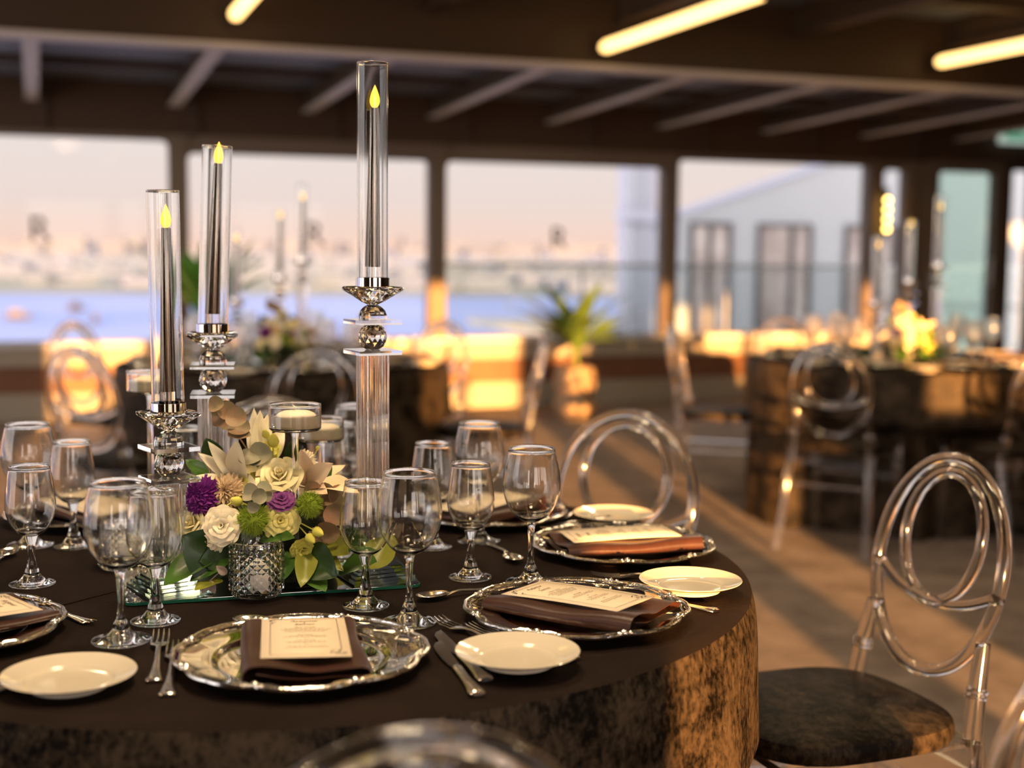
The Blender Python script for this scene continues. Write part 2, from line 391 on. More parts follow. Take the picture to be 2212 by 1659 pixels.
# light tubes under the roof
TUBES = [(1.06, 7.60, 2.545), (3.26, 7.60, 2.50), (5.67, 7.60, 2.545)]
TLAB = ['glowing tube lamp under the roof, leftmost of the lit tubes', 'long glowing tube lamp under the roof above the potted plant window', 'glowing tube lamp nearest the green exit sign']
def make_tube():
    r = empty('tube_lamp')
    MB().tube([(0, 0, 0), (0, -.04, 0), (0, -1.86, 0), (0, -1.9, 0)], [.030, .038, .038, .030], 12, X=None).build('light_tube', 'tube_light', r)
    MB().tube([(0, .012, 0), (0, 0, 0)], .036, 12).build('end_cap', 'steel_beam', r)
    MB().tube([(0, -1.912, 0), (0, -1.9, 0)], .036, 12).build('end_cap', 'steel_beam', r)
    for y in (-.3, -1.6): MB().tube([(0, y, .036), (0, y, .30)], .006, 6).build('hanger', 'steel_beam', r)
    return r
n = 0
for (u, v, z) in TUBES:
    place('tube', make_tube, room(u, v, z), TH, TLAB[n], 'lamp', 'warm tube lamps under the roof'); n += 1
for u in (-1.15, 1.06, 3.26, 5.67):
    for v in (5.0, 2.5, 0.2):
        place('tube', make_tube, room(u, v, 2.545), TH, 'glowing tube lamp further along a roof row, out of sight', 'lamp', 'tube lamps above the tables')

# exit sign, wall light
s = rempty('exit_sign'); tag(s, 'green and white exit sign high on the wall above the glazed door', 'sign')
s.location = room(8.60, VF - .06, 2.45)
MB().box((0, 0, 0), (.36, .06, .29)).build('sign_box', 'exit_white', s)
MB().box((0, -.032, -.02), (.29, .006, .18)).build('green_panel', 'exit_green', s)
q = MB(); q.box((.08, -.037, -.02), (.06, .004, .10)); q.tube([(-.02, -.037, .0), (-.04, -.037, -.035)], .012, 6); q.tube([(-.04, -.037, -.035), (-.06, -.037, -.075)], .008, 6); q.tube([(-.04, -.037, -.035), (-.01, -.037, -.06)], .008, 6); q.tube([(-.02, -.037, .0), (.015, -.037, -.02)], .006, 6); q.sphere((-.012, -.037, .022), .011, 8, 6)
q.box((-.12, -.037, -.02), (.05, .004, .016))
q.build('pictogram', 'exit_white', s)
s = rempty('wall_light'); tag(s, 'upright wall light with four amber bulbs beside the narrow window', 'lamp'); s.location = room(7.21, VF - .07, 1.45)
MB().box((0, .03, .19), (.05, .02, .46)).build('backplate', 'batten', s)
for k in range(4): MB().sphere((0, -.01, .05 + k * .085), .022, 10, 8).build('bulb', 'bulb', s)

# ------------------------------------------------------------------ outside
rb(bx(UL - 6, 7.6, VF + .2, 13.0, -.12, 0), 'terrace', 'terrace')
rb(bx(7.6, 16, VF + .2, 24, -.12, 0), 'terrace', 'terrace')
rb(bx(UL - 16, UR + 14, VB - 40, VB - .15, -.1, 0), 'terrace', 'terrace')
r = rempty('glass_balustrade'); tag(r, 'clear glass terrace balustrade with a grey top rail outside the windows', 'railing')
for k in range(5): bx(3.5 + k * 1.6, 5.06 + k * 1.6, 12.3, 12.312, .05, 1.12).build('glass_panel', 'smoke_pane', r)
bx(3.4, 11.5, 12.285, 12.325, 1.12, 1.155).build('top_rail', 'rail', r)
for k in range(6): bx(3.47 + k * 1.6, 3.49 + k * 1.6, 12.29, 12.32, 0, 1.12).build('post', 'rail', r)
# the pale wing with a sloping roof line
bd = rempty('building'); tag(bd, 'pale building wing with a sloping roof line and dark-framed windows outside', 'building')
prof = [(7.85, -.1), (13.6, -.1), (13.6, 3.55), (7.85, 1.70)]
q = MB(); q.add([(u, v, z) for v in (16.0, 16.5) for u, z in prof], [(0, 1, 2, 3), (7, 6, 5, 4), (0, 4, 5, 1), (1, 5, 6, 2), (2, 6, 7, 3), (3, 7, 4, 0)])
q.build('wall', 'white_wall', bd)
q = MB(); q.add([(u, v, z + dz) for (u, z) in ((7.75, 1.67), (13.6, 3.55)) for v in (15.97, 16.5) for dz in (0, .03)], [(0, 1, 3, 2), (4, 6, 7, 5), (0, 4, 5, 1), (2, 3, 7, 6), (0, 2, 6, 4), (1, 5, 7, 3)])
q.build('roof', 'grey_wall', bd)
for (a, c, mu) in ((8.12, 8.74, 8.42), (9.14, 9.97, 9.66), (10.50, 11.3, 10.9)):
    f = ring_frame(MB(), a, c, .10, 1.67, .05, .05, .03, 15.95, 16.03, .005); bx(mu - .025, mu + .025, 15.95, 16.02, .1, 1.64, f)
    f = f.build('window', 'dark_frame', bd)
    bx(a + .04, c - .04, 15.985, 15.995, .12, 1.63).build('pane', 'room_dark', f)
bd2 = rempty('building'); tag(bd2, 'lavender grey building block beyond the third window, with vertical bands', 'building')
bx(8.53, 9.05, 19, 19.25, -12, 5).build('wall', 'grey_wall', bd2)
for k in range(2): bx(8.6 + k * .22, 8.68 + k * .22, 18.94, 19, -12, 5).build('pilaster', 'white_wall', bd2)
bx(8.50, 9.08, 18.9, 19.3, 1.75, 1.9).build('cornice', 'grey_wall', bd2)

# water, far shore and the city behind it
def plane(name, v0, v1, z0, z1, m, half=9000):
    o = MB().add([(-half, v0, z0), (half, v0, z0), (half, v1, z1), (-half, v1, z1)], [(0, 1, 2, 3)]).build(name, m)
    o.rotation_euler = (0, 0, R(4)); o['kind'] = 'structure'; return o
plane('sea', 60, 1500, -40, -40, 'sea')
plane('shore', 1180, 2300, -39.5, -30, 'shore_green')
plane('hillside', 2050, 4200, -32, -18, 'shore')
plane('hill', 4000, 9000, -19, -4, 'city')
q = MB(); rr = random.Random(3)
for k in range(420):
    d = rr.uniform(1250, 3500); a = rr.uniform(-.75, .45); x = d * math.tan(a)
    hh = rr.choice((5, 7, 9, 11)) ; z = -38 + (d - 1200) / 3000 * 20
    q.box((x, d, z + hh / 2), (rr.uniform(18, 55), rr.uniform(15, 40), hh), rz=rr.uniform(-.6, .6))
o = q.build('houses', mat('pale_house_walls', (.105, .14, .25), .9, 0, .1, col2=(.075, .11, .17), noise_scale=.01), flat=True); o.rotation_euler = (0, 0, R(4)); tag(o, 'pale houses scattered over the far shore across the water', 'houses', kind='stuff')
q = MB()
for k in range(260):
    d = rr.uniform(3800, 7000); a = rr.uniform(-.75, .45); x = d * math.tan(a); hh = rr.choice((22, 28, 34, 40, 46)) * (2.3 if rr.random() < .06 else 1)
    q.box((x, d, -20 + hh / 2), (rr.uniform(40, 110), 60, hh), rz=rr.uniform(-.6, .6))
o = q.build('skyline', mat('hazy_tower_walls', (.10, .125, .19), .9, 0, .1, col2=(.08, .10, .16), noise_scale=.004), flat=True); o.rotation_euler = (0, 0, R(4)); tag(o, 'pink sunlit skyline of distant tower blocks along the horizon', 'skyline', kind='stuff')  # bluish haze is put into the tower wall colour
for i, (px, py, L) in enumerate(((40, 690, 14), (165, 672, 16), (205, 700, 12))):
    p = at(px, py, -40)
    t = empty('boat', p, R(20 + 50 * i)); tag(t, ['dark boat on the blue water, nearest the left edge', 'dark boat on the water behind the left candle', 'dark boat on the water above the window sill'][i], 'boat')
    MB().grid(lambda a, b: ((a - .5) * L, (b - .5) * L * .25 * (1 - (2 * a - 1) ** 4 * .8), 3 - 3 * math.sin(PI * b)), 12, 6).build('hull', M['dark_frame'], t)
    MB().box((-L * .1, 0, 3.5), (L * .45, L * .14, 4)).build('cabin', M['dark_frame'], t)
struct(rb(bx(UL - 2, UR + 2, 1.0, 9.5, 2.9, 6.2), 'wall_shade_block', 'parapet'))  # unseen block added above the roof to shade the building wing outside
# ------------------------------------------------------------------ tables
T1, T2, T3 = Vector((-.361, 2.156, 0)), Vector((-1.04, 6.12, 0)), Vector((1.92, 6.62, 0))
TR = .752
def make_cloth(seed=1, seats=()):
    root = empty('tablecloth'); r0 = random.Random(seed)
    ph = [r0.uniform(0, 6) for _ in range(6)]
    top = MB()
    def wob(a): return .5 + .5 * math.sin(9 * a + ph[0] + 1.2 * math.sin(2 * a + ph[1]))
    N = 180
    prof = [(0, 0), (.25, 0), (.5, 0), (.66, 0), (.715, 0), (.735, -.001), (.745, -.004)]
    top.lathe([(r, TAB_H + z) for r, z in prof], N)
    top.build('cloth_top', 'cloth_top', root)
    sk = MB()
    def f(a, t):
        a *= 2 * PI
        z = TAB_H - .004 - t * (TAB_H - .006)
        rr = .745 + .009 * min(1, t * 14) ** .5
        amp = min(1, max(0, (t - .04) / .6))
        fold = .5 * math.sin(9 * a + ph[0] + 1.2 * math.sin(2 * a + ph[1])) + .3 * math.sin(17 * a + ph[2]) + .2 * math.sin(5 * a + ph[3])
        rr += .012 * t + amp * .030 * (fold + .4)
        for sa, rb_ in seats:                   # a pushed-in seat presses the cloth back
            lim = rb_ - .26 - .235
            da = abs((a - R(sa) + PI) % (2 * PI) - PI) * .7
            w = min(1, max(0, (.29 - da) / .09)); w = w * w * (3 - 2 * w)
            h = min(1, max(0, (.525 - z) / .05)); h = h * h * (3 - 2 * h)
            rr -= max(0, rr - lim) * w * h
        return (rr * math.cos(a), rr * math.sin(a), z)
    sk.grid(f, N, 34, wrap=True)
    sk.build('skirt', 'cloth', root)
    return root
SEATS = [[(13, 1.205), (54, 1.13), (101.5, 1.17), (-75.7, 1.15), (-30, 1.17), (139.5, 1.17)],
         [(-74.6, 1.13), (-117, 1.26), (156, 1.22), (54, 1.13), (2.5, 1.16)], [(163, 1.12), (-120.6, 1.15), (-75, 1.15), (108, 1.15)]]
for i, (t, lab) in enumerate(((T1, 'dark brown crushed velvet cloth over the nearest round table, its right side sunlit gold'),
                 (T2, 'blurred dark cloth over the round table behind the candlesticks'),
                 (T3, 'blurred dark cloth over the far right round table with reddish sun patches'))):
    place('cloth%d' % i, lambda: make_cloth(i + 1, SEATS[i]), t, 0, lab, 'tablecloth', 'tablecloths to the floor')
q = MB().tube([at(-40, 1338, TAB_H + .0005), at(140, 1305, TAB_H + .0012), at(262, 1274, TAB_H + .0005)], .0016, 6, flat=.6)
o = q.build('crease', 'cloth_top'); o.parent = FIRST['cloth0']; o.matrix_parent_inverse = Matrix.Translation(-T1)

# ------------------------------------------------------------------ wine glasses
def make_wine(kind):
    big = kind == 'big'
    root = empty('wine_glass')
    if big:
        outer = [(.0045, .097), (.013, .0985), (.026, .107), (.037, .122), (.0435, .140), (.0455, .155), (.0445, .170), (.0412, .190), (.0358, .2125)]
        fr, zs, rs, cone = .039, .0955, .0042, .026
    else:
        outer = [(.005, .077), (.012, .078), (.022, .084), (.0315, .097), (.0365, .112), (.0375, .124), (.0365, .140), (.0340, .160), (.0300, .184)]
        fr, zs, rs, cone = .0345, .0755, .0056, .026
    o = smooth_prof(outer, 3)
    w = .0011
    inner = []
    for i, (r, z) in enumerate(o):
        a, b = o[max(i - 1, 0)], o[min(i + 1, len(o) - 1)]
        t = Vector((b[0] - a[0], b[1] - a[1])).normalized(); ww = w if i > 6 else w + (6 - i) * .0006
        inner.append((max(r - t.y * ww, 0), z + t.x * ww))
    inner = [p for p in inner if p[0] > .004]
    rc = (o[-1][0] - w / 2, o[-1][1] + .0006)
    rim = [(rc[0] + .00105 * math.cos(R(t)), rc[1] + .00105 * math.sin(R(t))) for t in (-45, -10, 25, 60, 90, 120, 155, 190, 225)]
    prof = [(0, o[0][1])] + o[:-1] + rim + inner[:-1][::-1] + [(0, inner[0][1])]
    MB().lathe(prof, 44).build('bowl', 'glass', root, sharp=80)
    st = smooth_prof([(rs + .0055, .024 if big else .020), (rs + .0015, .032), (rs + .0002, .045), (rs, .06), (rs + .0012, zs - .010), (rs + .0045, zs + .0010)], 3)
    MB().lathe([(0, st[0][1])] + st + [(0, st[-1][1])], 20).build('stem', 'glass', root, sharp=60)
    ft = smooth_prof([(fr, .0016), (fr - .002, .0032), (fr - .012, .0050), (.018, .0088), (.0115, .0165), (rs + .0055, .0235 if big else .0195)], 3)
    MB().lathe([(0, .0002), (fr - .001, .0002), (fr, .0008)] + ft + [(0, ft[-1][1])], 40).build('foot', 'glass', root, sharp=60)
    return root
Z1 = TAB_H + .0005
WG = 'wine glasses on the nearest table'
for (px, py, k, lab) in (
    (262, 1384, 'big', 'tall wine glass with the largest bowl, beside the pair of forks at front left'),
    (336, 1342, 'small', 'smaller wine glass in front of the short left candlestick'),
    (70, 1262, 'small', 'smaller wine glass nearest the left edge, standing on bare cloth'),
    (66, 1178, 'big', 'large wine glass behind the smaller one at the left edge'),
    (160, 1180, 'small', 'smaller wine glass standing left of the front large glass, further back'),
    (790, 1310, 'small', 'smaller wine glass in front of the right corner of the mirror tray'),
    (884, 1345, 'big', 'large wine glass nearest the fork tips, right of the mirror tray'),
    (1016, 1248, 'small', 'smaller wine glass directly left of the large glass behind the menu'),
    (1146, 1258, 'big', 'large wine glass whose foot is hidden behind the landscape menu'),
    (934, 1182, 'small', 'smaller blurred wine glass behind the large glass near the fork tips'),
    (1034, 1168, 'big', 'large blurred wine glass, rearmost of the right group of glasses'),
    (768, 1105, 'big', 'large blurred wine glass behind the tall fluted column'),
    (736, 1118, 'small', 'small blurred wine glass behind the floating candle bowls'),
    (404, 1132, 'small', 'small blurred wine glass behind the short left candlestick')):
    place('wine_' + k, lambda k=k: make_wine(k), at(px, py, Z1), rnd.uniform(0, 6), lab, 'wine glass', WG)

# ------------------------------------------------------------------ chargers, bread plates
def charger_r(a):       # eight bracket-shaped lobes
    t = (a * 8 / (2 * PI)) % 1.0
    return (.938) + .068 * math.sin(PI * t) ** .6 - .012 * math.cos(2 * PI * t) ** 8 + .018 * math.exp(-((min(t, 1 - t)) / .07) ** 2)
def make_charger():
    root = empty('charger_plate'); RR = .163
    prof = [(0, .0045), (.06, .0045), (.098, .0045), (.105, .0055), (.110, .0095), (.114, .0105), (.135, .0125), (.150, .0155), (.156, .0165)]
    mb = MB()
    def f(a, t):
        k = t * (len(prof) - 1); i = min(int(k), len(prof) - 2); u = k - i
        r = prof[i][0] * (1 - u) + prof[i + 1][0] * u; z = prof[i][1] * (1 - u) + prof[i + 1][1] * u
        b = min(1, max(0, (r - .105) / .05)); an = a * 2 * PI
        r *= 1 * (1 - b) + charger_r(an) * b
        return (r * math.cos(an), r * math.sin(an), z)
    sp = smooth_prof(prof, 3); prof = sp
    mb.grid(f, 160, len(prof) - 1, wrap=True)
    pl = mb.build('plate_well', 'silver', root, sharp=60, recalc=False)
    m = pl.modifiers.new('thickness', 'SOLIDIFY'); m.thickness = .0018; m.offset = 1 if pl.data.polygons[200].normal.z < 0 else -1
    rim = MB()
    pts = [((.1585) * charger_r(a) * math.cos(a), .1585 * charger_r(a) * math.sin(a), .0178) for a in [2 * PI * i / 240 for i in range(240)]]
    rim.tube(pts, .0030, 8, closed=True)
    pts = [((.1495) * charger_r(a) * math.cos(a), .1495 * charger_r(a) * math.sin(a), .0166) for a in [2 * PI * i / 240 for i in range(240)]]
    rim.tube(pts, .0015, 6, closed=True)
    for i in range(8):
        a = 2 * PI * i / 8; r = .1585 * charger_r(a)
        for da, s in ((0, .0055), (.055, .0038), (-.055, .0038)):
            rr = .1585 * charger_r(a + da); rim.sphere((rr * math.cos(a + da), rr * math.sin(a + da), .0190), s, 10, 6)
        for sg in (1, -1):
            rim.tube([(.1585 * charger_r(a + sg * d) * math.cos(a + sg * d) * e, .1585 * charger_r(a + sg * d) * math.sin(a + sg * d) * e, .0185) for d, e in ((.03, .97), (.10, .945), (.17, .95), (.22, .975))], [.0012, .0024, .0022, .0008], 6)
    rim.build('rim', 'silver_rim', root)
    return root
def make_bread():
    root = empty('bread_plate')
    pr = smooth_prof([(.045, .0), (.046, .004), (.052, .0065), (.066, .0115), (.0775, .0165)], 4)
    top = smooth_prof([(.0775, .0178), (.066, .0137), (.053, .0095), (.047, .0062), (.03, .0050), (.0, .0048)], 4)
    MB().lathe([(0, .002), (.043, .002), (.043, 0)] + pr + [(.078, .0172)] + top, 72).build('plate', 'porcelain', root, sharp=50)
    return root

# ------------------------------------------------------------------ napkins and menu cards
def make_napkin(seed):
    root = empty('napkin'); q = MB()
    # section across the folded napkin: curl at the left, a dip in the middle, layers beneath
    sec = [(.060, .004), (.02, .0035), (-.03, .0035), (-.062, .004), (-.0725, .010), (-.0735, .019), (-.066, .0265), (-.050, .0275), (-.02, .022), (.008, .0165), (.035, .019), (.062, .0225), (.0735, .019), (.0735, .014), (.066, .0115), (.03, .0105), (.0, .009), (-.03, .0125), (-.048, .017), (-.058, .019)]
    sp = smooth_prof(sec, 4); n = len(sp)
    L = .235; M_ = 16; th = .0011
    vs, fs = [], []
    r0 = random.Random(seed); p = [r0.uniform(0, 6) for _ in range(3)]
    for s in range(2):
        for j in range(M_ + 1):
            t = j / M_
            flat = .72 + .28 * (1 - t) ** 1.2       # flatter toward the folded inner end
            for i, (x, z) in enumerate(sp):
                a, b = sp[max(i - 1, 0)], sp[min(i + 1, n - 1)]
                nx, nz = -(b[1] - a[1]), (b[0] - a[0]); l = math.hypot(nx, nz) or 1
                o = th * (s - .5)
                vs.append((x + nx / l * o + .0025 * math.sin(5 * t + p[0]) * (1 if x > 0 else .5), -L / 2 + t * L + .003 * math.sin(40 * x + p[1]) * (1 - t), z * flat + nz / l * o + .0018 * math.sin(9 * t + p[2] + 30 * x) * (z / .025) + .0008))
    S = (M_ + 1) * n
    for j in range(M_):
        for i in range(n - 1):
            a = j * n + i; fs += [(a, a + 1, a + n + 1, a + n), (S + a, S + a + n, S + a + n + 1, S + a + 1)]
        for i in (0, n - 1):
            a = j * n + i; fs.append((a, a + n, S + a + n, S + a))
    for j in (0, M_):
        for i in range(n - 1):
            a = j * n + i; fs.append((a, S + a, S + a + 1, a + 1))
    q.add(vs, fs).build('folded_cloth', 'satin', root, sharp=60)
    return root
def make_menu(text=True):
    root = empty('menu_card'); w, l = .108, .190
    def cz(y): return .0016 * math.cos(y / l * PI) + .0012
    MB().grid(lambda a, b: ((a - .5) * w, (b - .5) * l, cz((b - .5) * l)), 2, 14).build('card', 'card', root).modifiers.new('t', 'SOLIDIFY').thickness = .0006
    bo = MB(); e = .0009
    def strip(x0, y0, x1, y1, t=.0007):
        k = 12; d = Vector((x1 - x0, y1 - y0)); nrm = Vector((-d.y, d.x)).normalized() * t / 2
        vs, fs = [], []
        for i in range(k + 1):
            p = Vector((x0, y0)) + d * i / k
            for s in (1, -1):
                v = p + nrm * s; vs.append((v.x, v.y, cz(v.y) + e))
        for i in range(k): fs.append((2 * i, 2 * i + 1, 2 * i + 3, 2 * i + 2))
        bo.add(vs, fs)
    X, Y = w / 2 - .011, l / 2 - .010; g = .018
    strip(-X + g, Y, X, Y); strip(X, Y, X, -Y + g); strip(X - g, -Y, -X, -Y); strip(-X, -Y, -X, Y - g)
    for sx, sy in ((-1, 1), (1, -1)):           # leafy flourish in two corners
        for k in range(9):
            a = R(-20 + 16 * k) ; c = (sx * (X - .002 - .012 * math.cos(a) * (k % 3) / 2), sy * (Y - .001 - .012 * math.sin(a) * (k % 2 + .4)))
            d = R(40 * k)
            strip(c[0], c[1], c[0] + .006 * math.cos(d), c[1] + .006 * math.sin(d), .0013)
    bo.build('border', 'ink', root)
    tx = MB()
    def line(t, y, size, shear=.35):
        vs, fs = letter_mesh(t, size, shear); tx.add([(v.x, v.y + y, cz(v.y + y) + e) for v in vs], fs)
    line('Ayşenur', .074, .0105); line('&', .0655, .006); line('Samet', .056, .0105)
    r0 = random.Random(5)
    def scribble(y, width):                     # lines of print too small to read
        x = -width / 2
        while x < width / 2:
            d = r0.uniform(.002, .006); strip2(x, y, x + d, y, .0009); x += d + r0.uniform(.0009, .0018)
    def strip2(x0, y0, x1, y1, t):
        tx.add([(x0, y0 - t / 2, cz(y0) + e), (x1, y0 - t / 2, cz(y0) + e), (x1, y0 + t / 2, cz(y0) + e), (x0, y0 + t / 2, cz(y0) + e)], [(0, 1, 2, 3)])
    line('Meze Tabağı', .039, .0052)
    for y, wd in ((.033, .05), (.029, .062), (.025, .056), (.021, .048), (.017, .05)): scribble(y, wd)
    scribble(.009, .003)
    line('Ara Sıcak', .001, .0052)
    for y, wd in ((-.005, .046), (-.009, .052)): scribble(y, wd)
    scribble(-.017, .003)
    line('Ana Yemek', -.025, .0052)
    for y, wd in ((-.031, .05), (-.035, .044)): scribble(y, wd)
    scribble(-.043, .003)
    for y, wd in ((-.051, .044), (-.056, .05)): scribble(y, wd)
    tx.build('lettering', 'ink', root)
    return root

# ------------------------------------------------------------------ cutlery (handle along -Y, head toward +Y, origin mid-way on the table)
def bar(mb, pts, n=10):   # (y, half width, half thickness, z)
    vs, fs = [], []
    for (y, w_, t, z) in pts:
        for k in range(n):
            a = 2 * PI * k / n; vs.append((w_ * math.cos(a), y, z + t * math.sin(a)))
    for i in range(len(pts) - 1):
        for k in range(n): fs.append((i * n + k, i * n + (k + 1) % n, (i + 1) * n + (k + 1) % n, (i + 1) * n + k))
    fs += [tuple(range(n))[::-1], tuple(range((len(pts) - 1) * n, len(pts) * n))]
    return mb.add(vs, fs)
HANDLE = [(-.100, .0075, .0016, .003), (-.0985, .0098, .0024, .003), (-.094, .0100, .0024, .003), (-.080, .0078, .0022, .003), (-.055, .0052, .0020, .0035), (-.02, .0036, .0019, .0055), (.015, .0030, .0018, .0085)]
def ornament(mb):
    for x in (-.005, 0, .005): bar(mb, [(-.0985, .0006, .0006, .0052), (-.094, .0018, .0014, .0052), (-.085, .0008, .0009, .0049)], 6) if x == 0 else mb.tube([(x * 1.2, -.0975, .0050), (x * 1.1, -.092, .0052), (x * .6, -.078, .0046)], [.0012, .0011, .0005], 6)
    return mb
def make_fork():
    root = empty('fork')
    ornament(bar(MB(), HANDLE + [(.030, .0038, .0017, .0078)])).build('handle', 'steel', root)
    h = MB(); bar(h, [(.028, .0038, .0016, .0078), (.036, .0078, .0014, .0068), (.046, .0115, .0013, .0052), (.055, .0122, .0012, .0042)])
    for x in (-.0105, -.0035, .0035, .0105):
        h.tube([(x, .053, .0042), (x * .99, .070, .0044), (x * .97, .088, .0066), (x * .95, .100, .0098)], [.0017, .0015, .0013, .0006], 6)
    h.build('tines', 'steel', root); return root
def make_spoon():
    root = empty('spoon'); k = .86
    ornament(bar(MB(), [(y * k, w_, t, z) for y, w_, t, z in HANDLE] + [(.030 * k, .0034, .0016, .0072), (.045 * k, .004, .0015, .004)])).build('handle', 'steel', root)
    def f(a, b, o=0):
        an = a * 2 * PI; r = b
        y = .060 + math.sin(an) * r * .027; x = math.cos(an) * r * .0165 * (1 + .12 * math.sin(an))
        return (x, y, .0015 + .0075 * r ** 2.2 + o)
    h = MB().grid(f, 28, 7, wrap=True); o = h.build('bowl', 'steel', root, sharp=80, recalc=False)
    m = o.modifiers.new('t', 'SOLIDIFY'); m.thickness = .0011; m.offset = 0
    return root
def make_knife():
    root = empty('knife')
    ornament(bar(MB(), [(-.112, .0075, .003, .0045), (-.110, .0098, .0042, .0045), (-.104, .0102, .0044, .0045), (-.088, .0082, .0042, .0045), (-.05, .0062, .0038, .0045), (-.016, .0064, .0036, .0045), (-.010, .0072, .0040, .0045), (-.006, .0050, .003, .0045)])).build('handle', 'steel', root)
    b = MB(); vs = []; fs = []
    out = [(-.006, -.004, .004), (.004, -.0075, .0055), (.03, -.0095, .0065), (.06, -.0100, .0070), (.085, -.0085, .0070), (.100, -.0030, .0066), (.106, .0045, .0060)]
    for y, a, c in out:
        for x in (a, c):
            for z in (-1, 1): vs.append((x, y, .0040 + z * (.0013 if x == c else .0004)))
    for i in range(len(out) - 1):
        p, r_ = i * 4, i * 4 + 4
        fs += [(p, p + 2, r_ + 2, r_), (p + 1, r_ + 1, r_ + 3, p + 3), (p, r_, r_ + 1, p + 1), (p + 2, p + 3, r_ + 3, r_ + 2)]
    fs += [(0, 1, 3, 2), (len(vs) - 4, len(vs) - 2, len(vs) - 1, len(vs) - 3)]
    b.add(vs, fs).build('blade', 'steel', root); return root
CUT = {'fork': (make_fork, .100, .100), 'spoon': (make_spoon, .087, .086), 'knife': (make_knife, .106, .112)}
def lay(kind, head, tail, label, anchor='head', dz=0, group='cutlery on the nearest table'):
    a, b = at(*head, Z1 + dz), at(*tail, Z1 + dz); d = (a - b); d.z = 0; d.normalize()
    mk, hl, tl = CUT[kind]
    c = a - d * hl if anchor == 'head' else b + d * tl
    place(kind, mk, (c.x, c.y, Z1 + dz), math.atan2(d.y, d.x) - PI / 2, label, kind, group)

# ------------------------------------------------------------------ the place settings we can see
def setting(px, py, ang, names, nap_seed, menu=True, nap_shift=(0, 0), wpos=None, rot=None):
    p = Vector((*wpos, Z1)) if wpos else at(px, py, Z1)
    rz = R(ang) + PI / 2                        # local +Y points at the middle of the table
    place('charger', make_charger, p, (rot if rot is not None else rz), names[0], 'charger plate', 'silver charger plates on the nearest table')
    X = Matrix.Translation(p) @ Matrix.Rotation(rz, 4, 'Z')
    n = X @ Vector((nap_shift[0], nap_shift[1], .0058))
    place('napkin', lambda: make_napkin(4), n, rz, names[1], 'napkin', 'folded napkins on the nearest table')
    if menu:
        n = X @ Vector((nap_shift[0] + .004, nap_shift[1] + .006, .0058 + .0250))
        place('menu', make_menu, n, rz + R(-1), names[2], 'menu card', 'menu cards on the nearest table', tilt=(R(-1.5), R(1.2)))
setting(652, 1432, -79, ('scalloped silver charger plate at front centre', 'folded chocolate napkin lying on the front centre charger plate', 'blurred cream menu card facing the camera on the front napkin'), 4, rot=R(-79 + 22))
setting(1245, 1335, -33, ('scalloped silver charger plate under the landscape-lying legible menu', 'chocolate napkin with wavy open end under the legible menu', 'cream menu card with legible script names, right of the large wine glass'), 4, nap_shift=(0, -.005), rot=R(-33 + 10))
setting(1346, 1192, 13, ('silver charger plate under the copper-lit napkin at the right rim of the table', 'copper-lit folded napkin at the right rim of the table', 'cream menu card lying on the copper-lit napkin at the right rim'), 4, rot=R(13 + 30))
setting(0, 0, 54, ('blurred silver charger plate behind the right group of wine glasses', 'blurred red-brown napkin behind the right group of wine glasses', 'blurred yellowish menu card seen between the right wine glasses'), 4, wpos=(-.05, 2.57))
setting(0, 0, -132, ('silver charger plate cut off by the left edge of the picture at front', 'dark folded napkin cut off at the lower left edge', 'cream menu card cut off at the lower left edge'), 4, wpos=(-.758, 1.745), nap_shift=(.01, .01))
setting(0, 0, 139, ('blurred gold-rimmed silver charger plate behind the left wine glasses', 'blurred dark napkin behind the left wine glasses', 'blurred pale menu card behind the left wine glasses'), 4, wpos=(-.80, 2.53))
setting(0, 0, 101, ('blurred silver charger plate hidden behind the flowers', 'blurred napkin hidden behind the flowers', 'blurred menu card hidden behind the flowers'), 4, wpos=(-.46, 2.68))
for (px, py, lab) in ((150, 1482, 'cream bread plate in the lower left corner beside two forks'), (1118, 1432, 'cream bread plate in the middle foreground lying over fork handles'),
                      (1491, 1274, 'cream bread plate at the right rim over two forks'), (1325, 1126, 'blurred cream bread plate in front of the back right clear chair')):
    place('bread', make_bread, at(px, py, Z1 + (.0075 if px in (1118, 1491) else 0)), 0, lab, 'plate', 'bread plates on the nearest table')
lay('fork', (349, 1374), (328, 1505), 'outer fork left of the front charger, tines pointing away')
lay('fork', (380, 1398), (357, 1535), 'fork lying against the rim of the front charger, left side')
lay('knife', (905, 1345), (1032, 1507), 'table knife with its handle end nearest the camera, right of the front charger', 'tail')
lay('knife', (925, 1352), (1050, 1476), 'second knife between the front charger and the middle bread plate', 'tail')
lay('fork', (943, 1345), (1245, 1462), 'fork with its tines beside the foot of the large wine glass')
lay('fork', (1016, 1358), (1290, 1442), 'fork under the back of the middle bread plate, tines on the charger rim')
lay('spoon', (900, 1300), (1058, 1278), 'dessert spoon between the large wine glass and the legible menu')
lay('spoon', (1118, 1220), (1072, 1186), 'blurred dessert spoon left of the large glass with the hidden foot')
lay('fork', (1276, 1250), (1600, 1250), 'fork with upturned tines left of the right rim bread plate')
lay('fork', (1300, 1276), (1568, 1328), 'fork under the front of the right rim bread plate, handle toward the edge')
lay('spoon', (40, 1302), (219, 1356), 'dessert spoon lying left of the large front wine glass')
lay('spoon', (24, 1195), (-40, 1250), 'spoon bowl just inside the left edge of the picture')
lay('spoon', (503, 1347), (775, 1358), 'dessert spoon behind the front menu, only its tip showing')
lay('knife', (210, 1415), (-10, 1500), 'knife blade reaching in behind the lower left bread plate')
lay('fork', (1165, 1150), (1330, 1118), 'blurred fork left of the back bread plate')
lay('fork', (1175, 1128), (1320, 1102), 'blurred fork behind the back bread plate')
